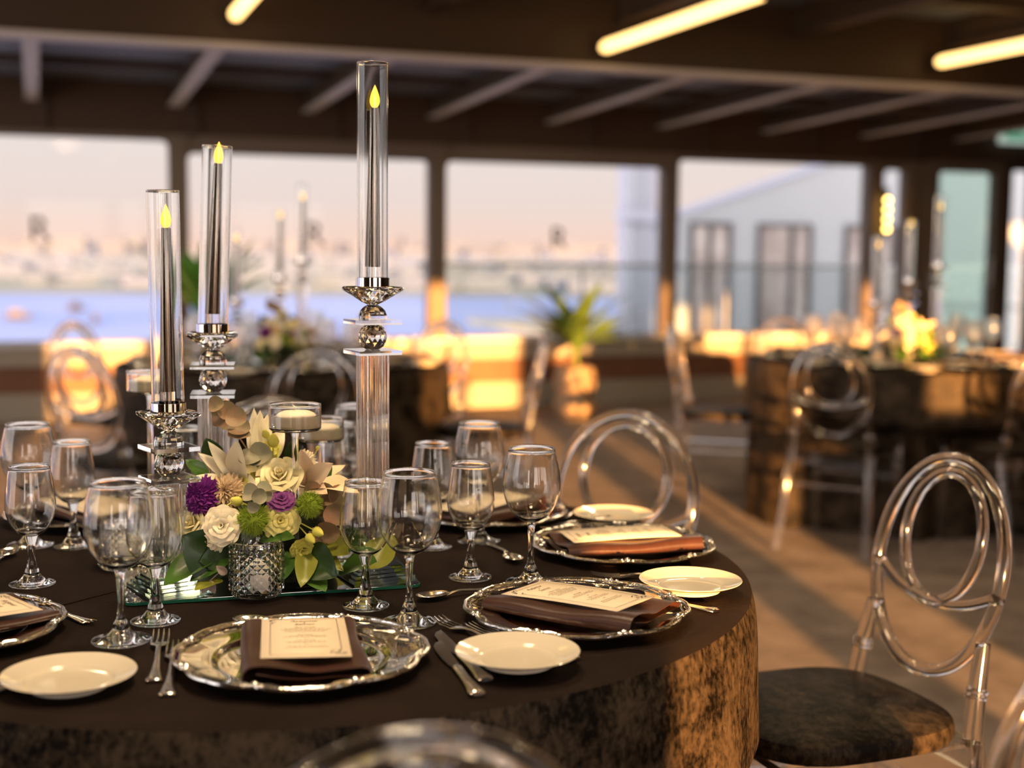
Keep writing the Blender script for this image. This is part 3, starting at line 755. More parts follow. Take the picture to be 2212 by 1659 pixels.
# ------------------------------------------------------------------ centrepiece
tray_rz = R(16.9)
fl, fr_ = Vector((-.557, 1.901, 0)), Vector((-.136, 2.029, 0))
tc = (fl + fr_) / 2 + Vector((-math.sin(tray_rz), math.cos(tray_rz), 0)) * .22
def rounded_slab(mb, w, d, h, rad, z0):
    pts = []
    for cx, cy, s in ((w / 2 - rad, d / 2 - rad, 0), (-w / 2 + rad, d / 2 - rad, 1), (-w / 2 + rad, -d / 2 + rad, 2), (w / 2 - rad, -d / 2 + rad, 3)):
        for k in range(6):
            a = PI / 2 * (s + k / 5); pts.append((cx + rad * math.cos(a), cy + rad * math.sin(a)))
    n = len(pts)
    return mb.add([(x, y, z0) for x, y in pts] + [(x, y, z0 + h) for x, y in pts], [tuple(range(n))[::-1], tuple(range(n, 2 * n))] + [(i, (i + 1) % n, n + (i + 1) % n, n + i) for i in range(n)])
def make_tray():
    r = empty('mirror_tray')
    rounded_slab(MB(), .440, .440, .0042, .012, .0008).build('glass_edge', mat('deep_green_glass_edge', (.015, .10, .065), .08, 0, .6), r, sharp=30)
    rounded_slab(MB(), .438, .438, .0006, .011, .0050).build('mirror', 'mirror', r, sharp=30)
    return r
tray = place('tray', make_tray, (tc.x, tc.y, Z1), tray_rz, 'square mirror tray with a green glass edge under the flowers and candlesticks', 'tray', 'mirror trays')
ZT = Z1 + .0057

def make_stick(col_h):
    r = empty('crystal_candlestick')
    z = 0
    for i, s in enumerate((.102, .092, .082, .070)):
        MB().box((0, 0, z + .0023), (s, s, .0044)).build('base_plate', 'slab_glass', r); z += .0050
    MB().lathe([(0, z), (.0245, z), (.0245, z + col_h), (0, z + col_h)], 96, rad=lambda a: 1 + .05 * math.cos(16 * a)).build('fluted_column', 'crystal', r, sharp=60); z += col_h + .0002
    MB().box((0, 0, z + .0035), (.070, .070, .0068)).build('square_plate', 'crystal', r); z += .0072
    rb_ = .0225; h = .040; e = .0198
    def ball(zc):
        pr = [(0, -e)] + [(rb_ * math.cos(math.asin(s / rb_)), s) for s in (-e, -.0145, -.008, 0, .008, .0145, e)] + [(0, e)]
        q = MB(); vs, fs = [], []; n = 14; rings = []
        for k, (rr, zz) in enumerate(pr):
            if rr == 0: rings.append([len(vs)]); vs.append((0, 0, zc + zz))
            else:
                rings.append(list(range(len(vs), len(vs) + n)))
                for i in range(n):
                    a = 2 * PI * (i + (k % 2) * .5) / n; vs.append((rr * math.cos(a), rr * math.sin(a), zc + zz))
        for k in range(len(rings) - 1):
            A, B = rings[k], rings[k + 1]; odd = k % 2
            for i in range(n):
                j = (i + 1) % n
                if len(A) == 1: fs.append((A[0], B[j], B[i]))
                elif len(B) == 1: fs.append((A[i], A[j], B[0]))
                elif odd == 0: fs += [(A[i], B[i], B[i - 1]), (A[i], A[j], B[i])]
                else: fs += [(A[i], A[j], B[j]), (A[i], B[j], B[i])]
        return q.add(vs, fs)
    ball(z + e).build('faceted_ball', 'crystal', r, flat=True); z += 2 * e + .0003
    MB().box((0, 0, z + .0035), (.070, .070, .0068)).build('square_plate', 'crystal', r); z += .0072
    n = 12; vs, fs = [], []
    rings = [(.0222, 0), (.0222, .006), (.0195, .0135), (.0135, .0195), (.0075, .0225)]
    q = MB(); q.lathe([(0, z)] + [(a, z + b) for a, b in rings] + [(0, z + .0225)], 14); q.build('dome', 'crystal', r, flat=True); z += .0228
    # four-sided flaring dish with pointed corners, cut in facets
    def sq(a_, s, k): 
        q_ = (abs(math.cos(a_)) ** k + abs(math.sin(a_)) ** k) ** (-1 / k); return (s * q_ * math.cos(a_), s * q_ * math.sin(a_))
    nf = 24; vs, fs, rings = [], [], []
    for kk, (s, zz, k) in enumerate(((.0085, 0, 2), (.0165, .004, 2.2), (.0265, .0115, 3), (.0405, .0225, 5), (.0415, .0265, 6), (.0385, .0280, 5), (.030, .0262, 3))):
        rings.append(list(range(len(vs), len(vs) + nf)))
        for i in range(nf):
            x_, y_ = sq(2 * PI * (i + (kk % 2) * .5) / nf, s, k); vs.append((x_, y_, z + zz + (.0016 if (i % 2 and kk in (1, 2)) else 0)))
    for kk in range(len(rings) - 1):
        A, B = rings[kk], rings[kk + 1]
        for i in range(nf):
            jn = (i + 1) % nf
            if kk % 2 == 0: fs += [(A[i], B[i], B[i - 1]), (A[i], A[jn], B[i])]
            else: fs += [(A[i], A[jn], B[jn]), (A[i], B[jn], B[i])]
    fs += [tuple(rings[0][::-1]), tuple(rings[-1])]
    MB().add(vs, fs).build('dish', 'crystal', r, flat=True); z += .0263
    MB().lathe([(0, z), (.0262, z), (.0262, z + .0155), (.0252, z + .0155), (.0252, z + .002), (0, z + .002)], 40).build('collar', 'silver', r)
    MB().lathe([(0, z + .002), (.0105, z + .002), (.0105, z + .032), (0, z + .032)], 24).build('candle_cup', 'acrylic', r)
    r['cup'] = z + .032; r['seat'] = z + .0025
    return r
def make_tube_glass(h):
    r = empty('glass_chimney')
    MB().lathe([(.0240, 0), (.0240, .003), (.0240, h - .006), (.0240, h - .003), (.0240, h - .001), (.0243, h - .0003), (.0240, h + .0004), (.02325, h + .0007), (.0225, h + .0004), (.0222, h - .0003), (.0225, h - .001), (.0225, h - .003), (.0225, h - .006), (.0225, .003), (.0225, 0), (.0240, 0)], 48).build('tube', 'glass', r, sharp=50)
    return r
def make_candle():
    r = empty('taper_candle')
    MB().lathe([(0, 0), (.0118, 0), (.0120, .001), (.0070, .240), (.0066, .2425), (0, .2425)], 28).build('candle_body', 'candle_metal', r)
    q = MB(); pr = [(0, .2425), (.0035, .2430), (.0066, .2475), (.0078, .2530), (.0068, .2600), (.0042, .2680), (.0018, .2740), (0, .2775)]
    q.lathe(smooth_prof(pr, 2), 16); q.build('flame', 'flame', r)
    return r
SIZES = {'tall': (.330, .340), 'middle': (.250, .300), 'short': (.143, .327)}
def stick_set(positions, zbase, labels, rz, tilt=None, scale=1):
    for k, (x, y) in positions.items():
        sh, th = SIZES[k]
        s = place('stick_' + k, lambda: make_stick(sh), (x, y, zbase), rz[k], labels[k][0], 'candlestick', labels['g'][0])
        seat, cup = FIRST['stick_' + k]['seat'], FIRST['stick_' + k]['cup']
        tl = (tilt or {}).get(k, (0, 0))
        place('chim_' + k, lambda: make_tube_glass(th), (x, y, zbase + seat), 0, labels[k][1], 'glass tube', labels['g'][1], tilt=tl)
        place('candle', make_candle, (x, y, zbase + cup + .0003), 0, labels[k][2], 'candle', labels['g'][2], tilt=(tl[0], tl[1] + R(.8)))
stick_set({'tall': (-.218, 2.09), 'short': (-.514, 1.995), 'middle': (-.490, 2.19)}, ZT,
          {'tall': ('tallest crystal candlestick, on the right of the flowers on the mirror tray', 'glass tube on the tallest candlestick of the nearest table', 'silver taper candle in the tallest candlestick, amber flame'),
           'short': ('shortest crystal candlestick, in front at the left corner of the mirror tray', 'glass tube over the short left candlestick', 'silver taper candle in the short left candlestick'),
           'middle': ('mid-height crystal candlestick behind the flowers', 'glass tube over the mid-height candlestick', 'silver taper candle in the mid-height candlestick behind the flowers'),
           'g': ('crystal candlesticks on the nearest table', 'glass tubes on the nearest table', 'taper candles on the nearest table')},
          {'tall': R(28), 'short': R(36), 'middle': R(10)}, {'middle': (0, R(2.2)), 'short': (0, R(-.6))})

def make_votive():
    r = empty('diamond_cut_tumbler'); q = MB(); RO, RI, H = .0390, .0345, .083
    nc, nr = 19, 6; vs, fs = [], []
    def P(i, j, rr): a = 2 * PI * i / nc; return (rr * math.cos(a), rr * math.sin(a), .004 + (H - .009) * j / (nr * 2))
    idx = {}
    def V(i2, j2):
        key = (i2 % (2 * nc), j2)
        if key not in idx:
            raised = (i2 % 2 == 0) != (j2 % 2 == 0)
            idx[key] = len(vs); vs.append(P(i2 / 2, j2, RO + (.0026 if raised else -.0010) if 0 < j2 < 2 * nr else RO - .0008))
        return idx[key]
    for j in range(2 * nr):
        for i in range(2 * nc):
            a, b, c, d = V(i, j), V(i + 1, j), V(i + 1, j + 1), V(i, j + 1)
            fs += [(a, b, c), (a, c, d)] if (i + j) % 2 == 0 else [(a, b, d), (b, c, d)]
    top = [V(i, 2 * nr) for i in range(2 * nc)]; bot = [V(i, 0) for i in range(2 * nc)]; n = 2 * nc
    def ringv(rr, z): 
        s = len(vs)
        for i in range(n): a = PI * i / nc; vs.append((rr * math.cos(a), rr * math.sin(a), z))
        return list(range(s, s + n))
    seq = [top, ringv(RO - .001, H - .001), ringv(RO - .0035, H), ringv(RI, H - .002), ringv(RI - .001, .010), ringv(RI - .006, .007)]
    for A, B in zip(seq, seq[1:]):
        for i in range(n): fs.append((A[i], A[(i + 1) % n], B[(i + 1) % n], B[i]))
    fs.append(tuple(seq[-1])); 
    b2 = ringv(RO - .004, .0006)
    for i in range(n): fs.append((b2[i], b2[(i + 1) % n], bot[(i + 1) % n], bot[i]))
    fs.append(tuple(b2[::-1]))
    q.add(vs, fs); q.build('tumbler', 'glass', r, flat=True)
    return r
def make_tealight():
    r = empty('tealight_candle')
    MB().lathe([(0, 0), (.021, 0), (.0225, .002), (.0225, .028), (.020, .031), (.006, .0315), (0, .031)], 32).build('wax', 'white_wax', r)
    MB().tube([(0, 0, .030), (.001, 0, .037)], .0009, 6).build('wick', 'wick', r)
    return r
for (x, y, z, l1, l2) in ((*at(555, 1284, ZT)[:2], ZT, 'diamond-cut glass tumbler in front of the flowers', 'white tealight candle inside the front diamond-cut tumbler'),
                       (*at(268, 1225, Z1)[:2], Z1, 'diamond-cut glass tumbler on the cloth behind the large front wine glass', 'white tealight candle inside the tumbler behind the wine glass')):
    place('votive', make_votive, (x, y, z), .3, l1, 'candle holder', 'diamond-cut tumblers on the nearest table')
    place('tealight', make_tealight, (x + .006, y - .002, z + .0073), 0, l2, 'candle', 'tealight candles on the nearest table')
def make_bowl_stem(h):
    r = empty('stemmed_candle_bowl'); RB, HB = .0395, .040
    MB().lathe([(0, h), (RB - .003, h), (RB, h + .003), (RB, h + .006), (RB, h + HB - .006), (RB, h + HB - .002), (RB + .0002, h + HB - .001), (RB - .0003, h + HB - .0003), (RB - .0012, h + HB), (RB - .0021, h + HB - .0004), (RB - .0023, h + HB - .0012), (RB - .002, h + HB - .002), (RB - .002, h + HB - .006), (RB - .002, h + .008), (RB - .002, h + .005), (RB - .005, h + .003), (0, h + .003)], 56).build('bowl', 'glass', r, sharp=50)
    MB().lathe([(0, .0055), (.0085, .0055), (.0060, .012), (.0050, .03), (.0050, h - .012), (.0075, h - .002), (0, h - .0003)], 20).build('stem', 'glass', r, sharp=60)
    MB().lathe([(0, .0003), (.034, .0003), (.035, .001), (.034, .0022), (.016, .0040), (.0085, .0053), (0, .0053)], 40).build('foot', 'glass', r, sharp=60)
    MB().lathe([(0, h + .0032), (RB - .0055, h + .0032), (RB - .0023, h + .0055), (RB - .0023, h + .0225), (0, h + .0225)], 48).build('water', 'water', r, sharp=60)
    return r
def make_floater():
    r = empty('floating_candle')
    pr = smooth_prof([(.016, 0), (.025, .0045), (.0300, .014), (.0285, .019), (.022, .0225), (.012, .0255), (.004, .026)], 3)
    MB().lathe([(0, 0)] + pr + [(0, .0262)], 40).build('wax', 'wax', r)
    MB().tube([(0, 0, .024), (-.001, 0, .029), (-.006, 0, .033)], .0010, 6).build('wick', 'wick', r)
    return r
for k, (px, py, Y, ptop, lab) in enumerate(((637, 0, 2.02, 872, 'front stemmed bowl of water with a floating candle, before the flowers'),
                                  (694, 0, 2.33, 902, 'second stemmed candle bowl, behind the front one on the right'),
                                  (322, 0, 2.38, 800, 'tall stemmed candle bowl seen behind the short left candlestick'))):
    p = aty(px, ptop, Y); h = p.z - .040 - ZT
    if k == 0: zb = ZT
    else: zb = Z1 if k == 2 else ZT
    h = p.z - .040 - zb
    place('bowl%d' % k, lambda: make_bowl_stem(h), (p.x, p.y, zb), 0, lab, 'candle bowl', 'stemmed candle bowls on the nearest table')
    place('floater', make_floater, (p.x + .002, p.y, zb + h + .0055), k, ['ivory floating candle in the front stemmed bowl', 'ivory floating candle in the second stemmed bowl', 'ivory floating candle behind the short left candlestick'][k], 'candle', 'floating candles on the nearest table')

# ------------------------------------------------------------------ flowers
def frame(p, d, up=(0, 0, 1), roll=0):
    z = Vector(d).normalized(); u = Vector(up)
    if abs(z.dot(u)) > .98: u = Vector((1, 0, 0))
    x = u.cross(z).normalized(); y = z.cross(x)
    m = Matrix((x, y, z)).transposed().to_4x4(); m.translation = p
    return m @ Matrix.Rotation(roll, 4, 'Z')
def wrapped(mb, X, layers, seed):
    """petals wrapped about an axis: (count, r at base, r at tip, height, span, ruffle amount, ruffle count, curl)"""
    q = random.Random(seed); ph = 0
    for (n, ra, rt, z0, h, span, ruf, k, curl) in layers:
        for i in range(n):
            a0 = 2 * PI * (i + ph) / n + q.uniform(-.15, .15); p1 = q.uniform(0, 6); sc = q.uniform(.9, 1.08)
            def f(u, v, a0=a0, p1=p1, sc=sc):
                x = 2 * u - 1
                edge = 1 - .24 * abs(x) ** 3 * v
                rr = ra + (rt - ra) * v ** 1.35 + curl * max(0, v - .7) * 3
                zz = z0 + h * sc * (math.sin(PI / 2 * min(1, v * 1.02)) * edge) - curl * max(0, v - .75) * 1.5
                w = (.40 + .60 * math.sin(PI / 2 * min(1, v * 1.35))) * span * sc * .85
                rr += ruf * math.sin(k * x + p1) * v ** 1.5; zz += ruf * .6 * math.cos(k * x * 1.3 + p1) * v ** 2
                an = a0 + x * w
                return (rr * math.cos(an), rr * math.sin(an), zz)
            mb.grid(f, 14, 7, X)
        ph += .37
    return mb
def rose(mb, X, s, seed):
    return wrapped(mb, X @ Matrix.Scale(s, 4), [(2, .02, .10, .0, .98, 2.0, .01, 3, 0), (3, .08, .22, .0, .98, 1.3, .01, 3, .02), (3, .15, .38, -.05, .96, 1.2, .01, 3, .05), (4, .22, .60, -.1, .92, 1.0, .02, 3, .10), (5, .30, .86, -.15, .86, .85, .03, 3, .14), (5, .32, 1.08, -.2, .70, .72, .04, 3, .14)], seed)
def lisianthus(mb, X, s, seed):
    return wrapped(mb, X @ Matrix.Scale(s, 4), [(3, .02, .16, .1, .62, 1.5, .02, 4, 0), (4, .06, .38, .05, .66, 1.2, .03, 4, .05), (5, .1, .62, 0, .62, 1.0, .035, 5, .08), (6, .15, .86, -.05, .52, .8, .045, 5, .1), (6, .15, 1.06, -.1, .36, .72, .05, 5, .06)], seed)
def carnation(mb, X, s, seed):
    return wrapped(mb, X @ Matrix.Scale(s, 4), [(5, .02, .25, .2, .78, .9, .10, 9, 0), (7, .05, .45, .15, .78, .7, .12, 9, 0), (8, .08, .66, .1, .68, .6, .13, 9, .02), (9, .1, .86, .0, .52, .55, .13, 9, .03), (9, .1, 1.02, -.1, .32, .5, .12, 9, .03)], seed)
def leaf(mb, X, L, W, bend=.3, fold=.25, nv=10, tip=1.0):
    def f(u, v):
        x = 2 * u - 1
        w = W / 2 * (math.sin(PI * v ** .85) ** .8 if 0 < v < 1 else 0) * (1 if v < .8 else 1)
        z = -bend * L * v * v + abs(x) * w * fold + .012 * L * math.sin(9 * v + 3 * x)
        return (x * w, L * v, z)
    return mb.grid(f, 6, nv, X)
def ldir(p, d, nrm=(0, -.4, 1)):         # leaf frame: +Y along d, +Z roughly along nrm
    y = Vector(d).normalized(); z = Vector(nrm); z = (z - y * z.dot(y)).normalized(); x = y.cross(z)
    m = Matrix((x, y, z)).transposed().to_4x4(); m.translation = p; return m
def make_flowers():
    C = Vector((-.375, 2.10, ZT + .02))
    root = empty('flower_arrangement', (C.x, C.y, ZT))
    inv = Matrix.Translation(-Vector((C.x, C.y, ZT)))
    def add(mb, name, m, label=None, sharp=70):
        mb.v = [tuple(Vector(p) - Vector((C.x, C.y, ZT))) for p in mb.v]
        o = mb.build(name, m, root, sharp=sharp, recalc=False)
        if label: o['label'] = label
        return o
    q = MB(); q.lathe([(0, 0), (.085, 0), (.10, .02), (.095, .06), (.06, .11), (0, .13)], 20, Matrix.Translation((C.x, C.y, ZT + .001)))
    add(q, 'foam_base', 'foam')
    core = Vector((C.x, C.y, ZT + .05))
    def face(p, bias=(.25, -.9, .35)): return (p - core).normalized() * .6 + Vector(bias).normalized() * .6
    def P(px, py, Y): return aty(px, py, Y)
    # roses and other heads: (kind, px, py, distance, radius, material, name, label)
    heads = [(rose, 604, 1028, 2.020, .030, 'rose', 'rose', 'large cream rose at the centre', (.05, -.75, .62)), (rose, 417, 1130, 2.000, .026, 'rose', 'rose', 'cream rose at the lower left', (-.45, -.8, .35)),
             (lisianthus, 478, 1135, 1.955, .0275, 'ivory', 'lisianthus', 'ivory ruffled bloom above the tumbler', (.0, -.95, .25)), (lisianthus, 452, 1166, 1.965, .022, 'ivory', 'lisianthus', 'ivory ruffled bloom low on the left', (-.3, -.9, -.2)),
             (carnation, 488, 1062, 2.015, .029, 'peach', 'carnation', 'peach carnation', (-.1, -.9, .4)), (carnation, 430, 1068, 2.005, .029, 'purple', 'carnation', 'deep purple ruffled bloom at the left', (-.35, -.85, .3)), (carnation, 432, 1090, 1.998, .022, 'purple', 'carnation', None, (-.1, -.95, -.1)),
             (lisianthus, 608, 1076, 1.995, .020, 'violet', 'lisianthus', 'violet bloom under the rose', (.1, -.6, .75)), (lisianthus, 606, 1124, 1.985, .027, 'yellow', 'lisianthus', 'pale yellow bloom beside the stem', (.2, -.95, .2)),
             (lisianthus, 572, 968, 2.07, .022, 'lime_petal', 'lisianthus', 'lime bloom at the top', (0, -.7, .7)), (lisianthus, 655, 1190, 1.985, .018, 'lime_petal', 'lisianthus', 'lime bloom drooping at lower right', (.35, -.8, -.4)),
             (carnation, 655, 1000, 2.08, .022, 'ivory', 'stock_cluster', 'cluster of small white florets', (.3, -.8, .4)), (carnation, 690, 1165, 2.03, .018, 'peach', 'stock_cluster', 'small pinkish florets low on the right', (.5, -.8, 0)),
             (rose, 545, 1048, 2.03, .018, 'lime_petal', 'rose', 'small lime rose left of the central rose', (-.2, -.85, .4)), (lisianthus, 740, 1105, 2.08, .02, 'peach', 'lisianthus', None, (.7, -.6, .2)),
             # the far side
             (rose, 520, 1030, 2.20, .030, 'rose', 'rose', None, (-.3, .8, .5)), (rose, 640, 1060, 2.21, .028, 'ivory', 'rose', None, (.3, .85, .4)), (carnation, 580, 1100, 2.23, .028, 'peach', 'carnation', None, (0, .95, .2)), (lisianthus, 470, 1110, 2.19, .027, 'ivory', 'lisianthus', None, (-.6, .7, .2)), (lisianthus, 700, 1110, 2.2, .026, 'purple', 'lisianthus', None, (.6, .7, .2))]
    for i, (fn, px, py, Y, s, m, nm, lab, d) in enumerate(heads):
        p = P(px, py, Y); dv = Vector(d).normalized()
        q = MB(); fn(q, frame(p - dv * s * .45, dv, roll=i), s, 20 + i)
        add(q, nm, m, lab)
    # green spiky balls
    for i, (px, py, Y, s) in enumerate(((546, 1122, 1.965, .0285), (668, 1090, 1.985, .0235))):
        p = P(px, py, Y); q = MB(); q.sphere(p, s * .62, 12, 8); rr = random.Random(i)
        for k in range(620):
            v = Vector((rr.gauss(0, 1), rr.gauss(0, 1), rr.gauss(0, 1))).normalized(); t = v.cross(Vector((rr.gauss(0, 1), rr.gauss(0, 1), rr.gauss(0, 1)))).normalized(); b = v.cross(t)
            tip = p + (v + t * rr.uniform(-.25, .25)) .normalized() * s * rr.uniform(.88, 1.06); base = p + v * s * .5; w = s * .035
            q.add([base + t * w, base - t * w * .5 + b * w, base - t * w * .5 - b * w, tip], [(0, 1, 3), (1, 2, 3), (2, 0, 3)])
        add(q, 'spiky_dianthus_ball', 'moss')
    # lilies: petals from a throat to tips
    def petal(q, a, b, W, nrm=(0, -1, .2), bend=.18, nv=10):
        leaf(q, ldir(a, b - a, nrm), (b - a).length * 1.05, W, bend, .35, nv)
    th_ = P(520, 1045, 2.06); q = MB()
    for (px, py, Y, W, nr, bd) in ((414, 1008, 2.0, .017, (0, -.6, 1), .30), (436, 982, 2.03, .022, (.3, -1, .3), .12), (456, 962, 2.02, .024, (.2, -1, .2), .1), (512, 958, 2.0, .040, (-.3, -1, .1), .02), (545, 1050, 1.99, .034, (.3, -1, .2), .1), (480, 1000, 2.12, .03, (0, -1, .5), .1)):
        petal(q, th_, P(px, py, Y), W, nr, bd)
    add(q, 'lily', 'lily', 'open lily fanning out at the left')
    q = MB(); petal(q, P(556, 1010, 2.07), P(548, 888, 2.08), .026, (-.2, -1, 0), .02); petal(q, P(556, 1010, 2.07), P(562, 892, 2.075), .026, (.3, -1, 0), .02); petal(q, P(556, 1010, 2.075), P(578, 900, 2.10), .028, (.5, -1, 0), .02); petal(q, P(560, 1010, 2.08), P(612, 930, 2.10), .034, (.3, -1, .3), .1)
    add(q, 'lily', 'lily', 'upright lily bud at the top')
    th_ = P(664, 1052, 2.06); q = MB()
    for (px, py, Y, W, nr, bd) in ((650, 976, 2.05, .036, (0, -1, .2), .06), (706, 1006, 2.0, .036, (.2, -1, .5), .1), (760, 1040, 1.99, .046, (.1, -.5, 1), .16), (740, 1000, 2.10, .032, (0, -.5, 1), .1), (690, 1050, 1.99, .03, (0, -1, .6), .2)):
        petal(q, th_, P(px, py, Y), W, nr, bd)
    add(q, 'lily', mat('cream_lily_petals', (.82, .62, .40), .55, 0, .3, sss=.15), 'creamy lily opening to the right')
    # buds
    q = MB()
    for (px, py, Y, s, sx, sy) in ((574, 938, 2.05, .007, 590, 990), (512, 1083, 1.985, .009, 560, 1100), (479, 1101, 1.975, .006, 520, 1070), (670, 1163, 1.975, .009, 640, 1130), (686, 1149, 1.975, .009, 640, 1125), (497, 1165, 1.975, .008, 500, 1200), (590, 952, 2.05, .011, 590, 1000), (686, 968, 2.08, .004, 672, 1000)):
        p = P(px, py, Y); q2 = MB(); X = frame(p, (p - P(sx, sy, Y + .03)))
        q2.lathe(smooth_prof([(0, -s), (s * .7, -s * .6), (s * .85, 0), (s * .5, s * .9), (0, s * 1.5)], 2), 10, X); q2.tube([p - (p - P(sx, sy, Y + .03)) , p], .0011, 5)
        add(q2, 'flower_bud', 'lime_petal')
    # eucalyptus sprigs
    def disc(q, p, n, s, up=(0, 0, 1)):
        X = frame(p, n, up); 
        q.grid(lambda a, b: (s * b * math.cos(2 * PI * a) * (1 + .1 * math.cos(2 * PI * a)), s * b * math.sin(2 * PI * a), s * .42 * b * b * abs(math.sin(2 * PI * a)) + .10 * s * b * math.sin(4 * PI * a + p.x * 900)), 16, 4, X, wrap=True)
    def sprig(lst, stem, m='euca', lab=None):
        q = MB()
        for i, (px, py, Y, s, n) in enumerate(lst): disc(q, P(px, py, Y), n, s)
        q.tube([P(*k) for k in stem], .0012, 5)
        add(q, 'eucalyptus_sprig', m, lab)
    sprig([(466, 874, 2.03, .013, (-.3, -1, .4)), (487, 886, 2.04, .015, (.4, -1, .2)), (508, 903, 2.02, .0165, (0, -1, .5)), (474, 900, 2.05, .016, (-.4, -1, .1)), (514, 925, 2.04, .0175, (0, -1, .9)), (514, 943, 2.03, .018, (.1, -.35, 1)), (490, 912, 2.07, .014, (.2, -1, .3))], [(470, 870, 2.05), (500, 915, 2.05), (520, 950, 2.05), (560, 1010, 2.08)], 'euca', 'pinkish eucalyptus rising at the upper left')
    sprig([(541, 1066, 1.965, .0145, (-.4, -1, .6)), (558, 1072, 1.955, .012, (.6, -1, .2)), (546, 1094, 1.935, .0095, (.1, -1, -.3)), (569, 1056, 1.985, .012, (.2, -.5, 1)), (577, 1072, 1.975, .008, (.8, -1, 0))], [(546, 1095, 1.975), (555, 1060, 1.99), (570, 1020, 2.03)], 'euca_grey', 'grey eucalyptus tip at the centre')
    sprig([(676, 1070, 2.02, .0205, (-.5, -1, .5)), (706, 1068, 2.015, .0180, (-.4, -1, .2)), (729, 1072, 2.02, .0175, (.6, -1, .3)), (694, 1094, 2.04, .019, (.1, -1, .6)), (718, 1112, 2.01, .0175, (.5, -1, .1)), (709, 1146, 2.0, .0185, (-.3, -1, -.3)), (735, 1085, 2.07, .020, (.8, -1, 0))], [(640, 1050, 2.06), (690, 1060, 2.04), (712, 1100, 2.035), (710, 1150, 2.02)], 'euca', 'dusty pink eucalyptus on the right')
    sprig([(560, 985, 2.04, .020, (-.3, -1, .6)), (537, 992, 2.035, .018, (.1, -.6, .9)), ], [(540, 985, 2.05), (560, 1010, 2.06)], 'euca_grey', None)
    q = MB()
    for (bx_, by, cx, cy) in ((452, 1255, 440, 1275), (452, 1255, 462, 1278), (490, 1240, 470, 1225)):
        leaf(q, ldir(P(bx_, by, 1.955), P(cx, cy, 1.945) - P(bx_, by, 1.955), (0, -1, .3)), .022, .013, .1, .4)
    q.tube([P(452, 1256, 1.955), P(475, 1235, 1.96), P(500, 1215, 1.99)], .001, 5)
    add(q, 'small_pink_leaf_sprig', mat('mauve_leaf', (.42, .32, .27), .6))
    # big leaves round the base: (base px, py, Y) -> (tip px, py, Y), width, material, normal
    LV = [(470, 1190, 2.0, 360, 1266, 1.93, .055, 'leaf', (-.1, -.6, 1)), (505, 1225, 1.985, 392, 1176, 1.94, .085, 'leaf_dark', (-.3, -1, .5)), (505, 1190, 1.99, 420, 1262, 1.94, .030, 'leaf', (.2, -.8, .6)), (520, 1200, 2.0, 440, 1228, 1.95, .055, 'leaf_dark', (0, -1, .3)),
          (520, 1165, 2.0, 575, 1140, 1.965, .04, 'leaf', (0, -.8, .7)), (560, 1165, 1.99, 632, 1172, 1.96, .034, 'leaf', (0, -.6, 1)), (668, 1180, 2.0, 654, 1268, 1.95, .034, 'leaf_light', (.2, -1, .3)), (660, 1190, 2.0, 715, 1255, 1.95, .058, 'leaf_dark', (-.3, -1, .3)),
          (680, 1190, 2.02, 735, 1240, 1.97, .022, 'leaf_light', (.2, -.8, .6)), (705, 1170, 2.03, 745, 1208, 1.98, .036, 'leaf_light', (.1, -1, .4)), (735, 1230, 2.02, 808, 1222, 1.97, .052, 'leaf', (0, -.7, .9)), (720, 1175, 2.05, 790, 1180, 2.02, .045, 'leaf_dark', (.2, -.9, .6)),
          (620, 1190, 2.0, 612, 1255, 1.97, .035, 'leaf', (0, -1, .2)), (450, 1030, 2.06, 395, 1003, 2.05, .024, 'leaf', (0, -.8, .7)), (640, 1000, 2.08, 625, 960, 2.06, .03, 'leaf_dark', (0, -1, .2)), (690, 1060, 2.06, 720, 1010, 2.06, .02, 'leaf', (0, -.8, .6)),
          (470, 1000, 2.10, 440, 955, 2.08, .035, 'leaf_dark', (0, -1, .3)), (800, 1240, 2.04, 848, 1165, 2.08, .05, 'leaf_light', (-.2, -1, .2)), (480, 1270, 1.965, 425, 1285, 1.93, .035, 'leaf_light', (0, -.2, 1)), (660, 1250, 2.0, 700, 1290, 1.945, .035, 'leaf', (0, -.4, 1)),
          (540, 1150, 2.2, 430, 1190, 2.3, .06, 'leaf', (0, .6, 1)), (600, 1150, 2.22, 640, 1190, 2.33, .06, 'leaf_dark', (0, .6, 1)), (560, 1150, 2.22, 540, 1180, 2.34, .06, 'leaf', (0, .6, 1)), (680, 1150, 2.18, 760, 1170, 2.27, .055, 'leaf_light', (.2, .6, 1))]
    for (a, b, Y0, c, d, Y1, W, m, nr) in LV:
        A, B = P(a, b, Y0), P(c, d, Y1)
        A.z = max(A.z, ZT + .02); B.z = max(B.z, ZT + .004)
        q = MB(); leaf(q, ldir(A, B - A + Vector((0, 0, .012)), nr), (B - A).length * 1.03, W, .10, .28, 12)
        for k, (x, y, z) in enumerate(q.v): q.v[k] = (x, y, max(z, ZT + .003))
        add(q, 'leaf', m)
    return root
flowers = place('flowers', make_flowers, (-.375, 2.10, ZT), 0, 'low arrangement of cream roses, lilies and purple blooms on the mirror tray', 'flowers', 'flower arrangements')

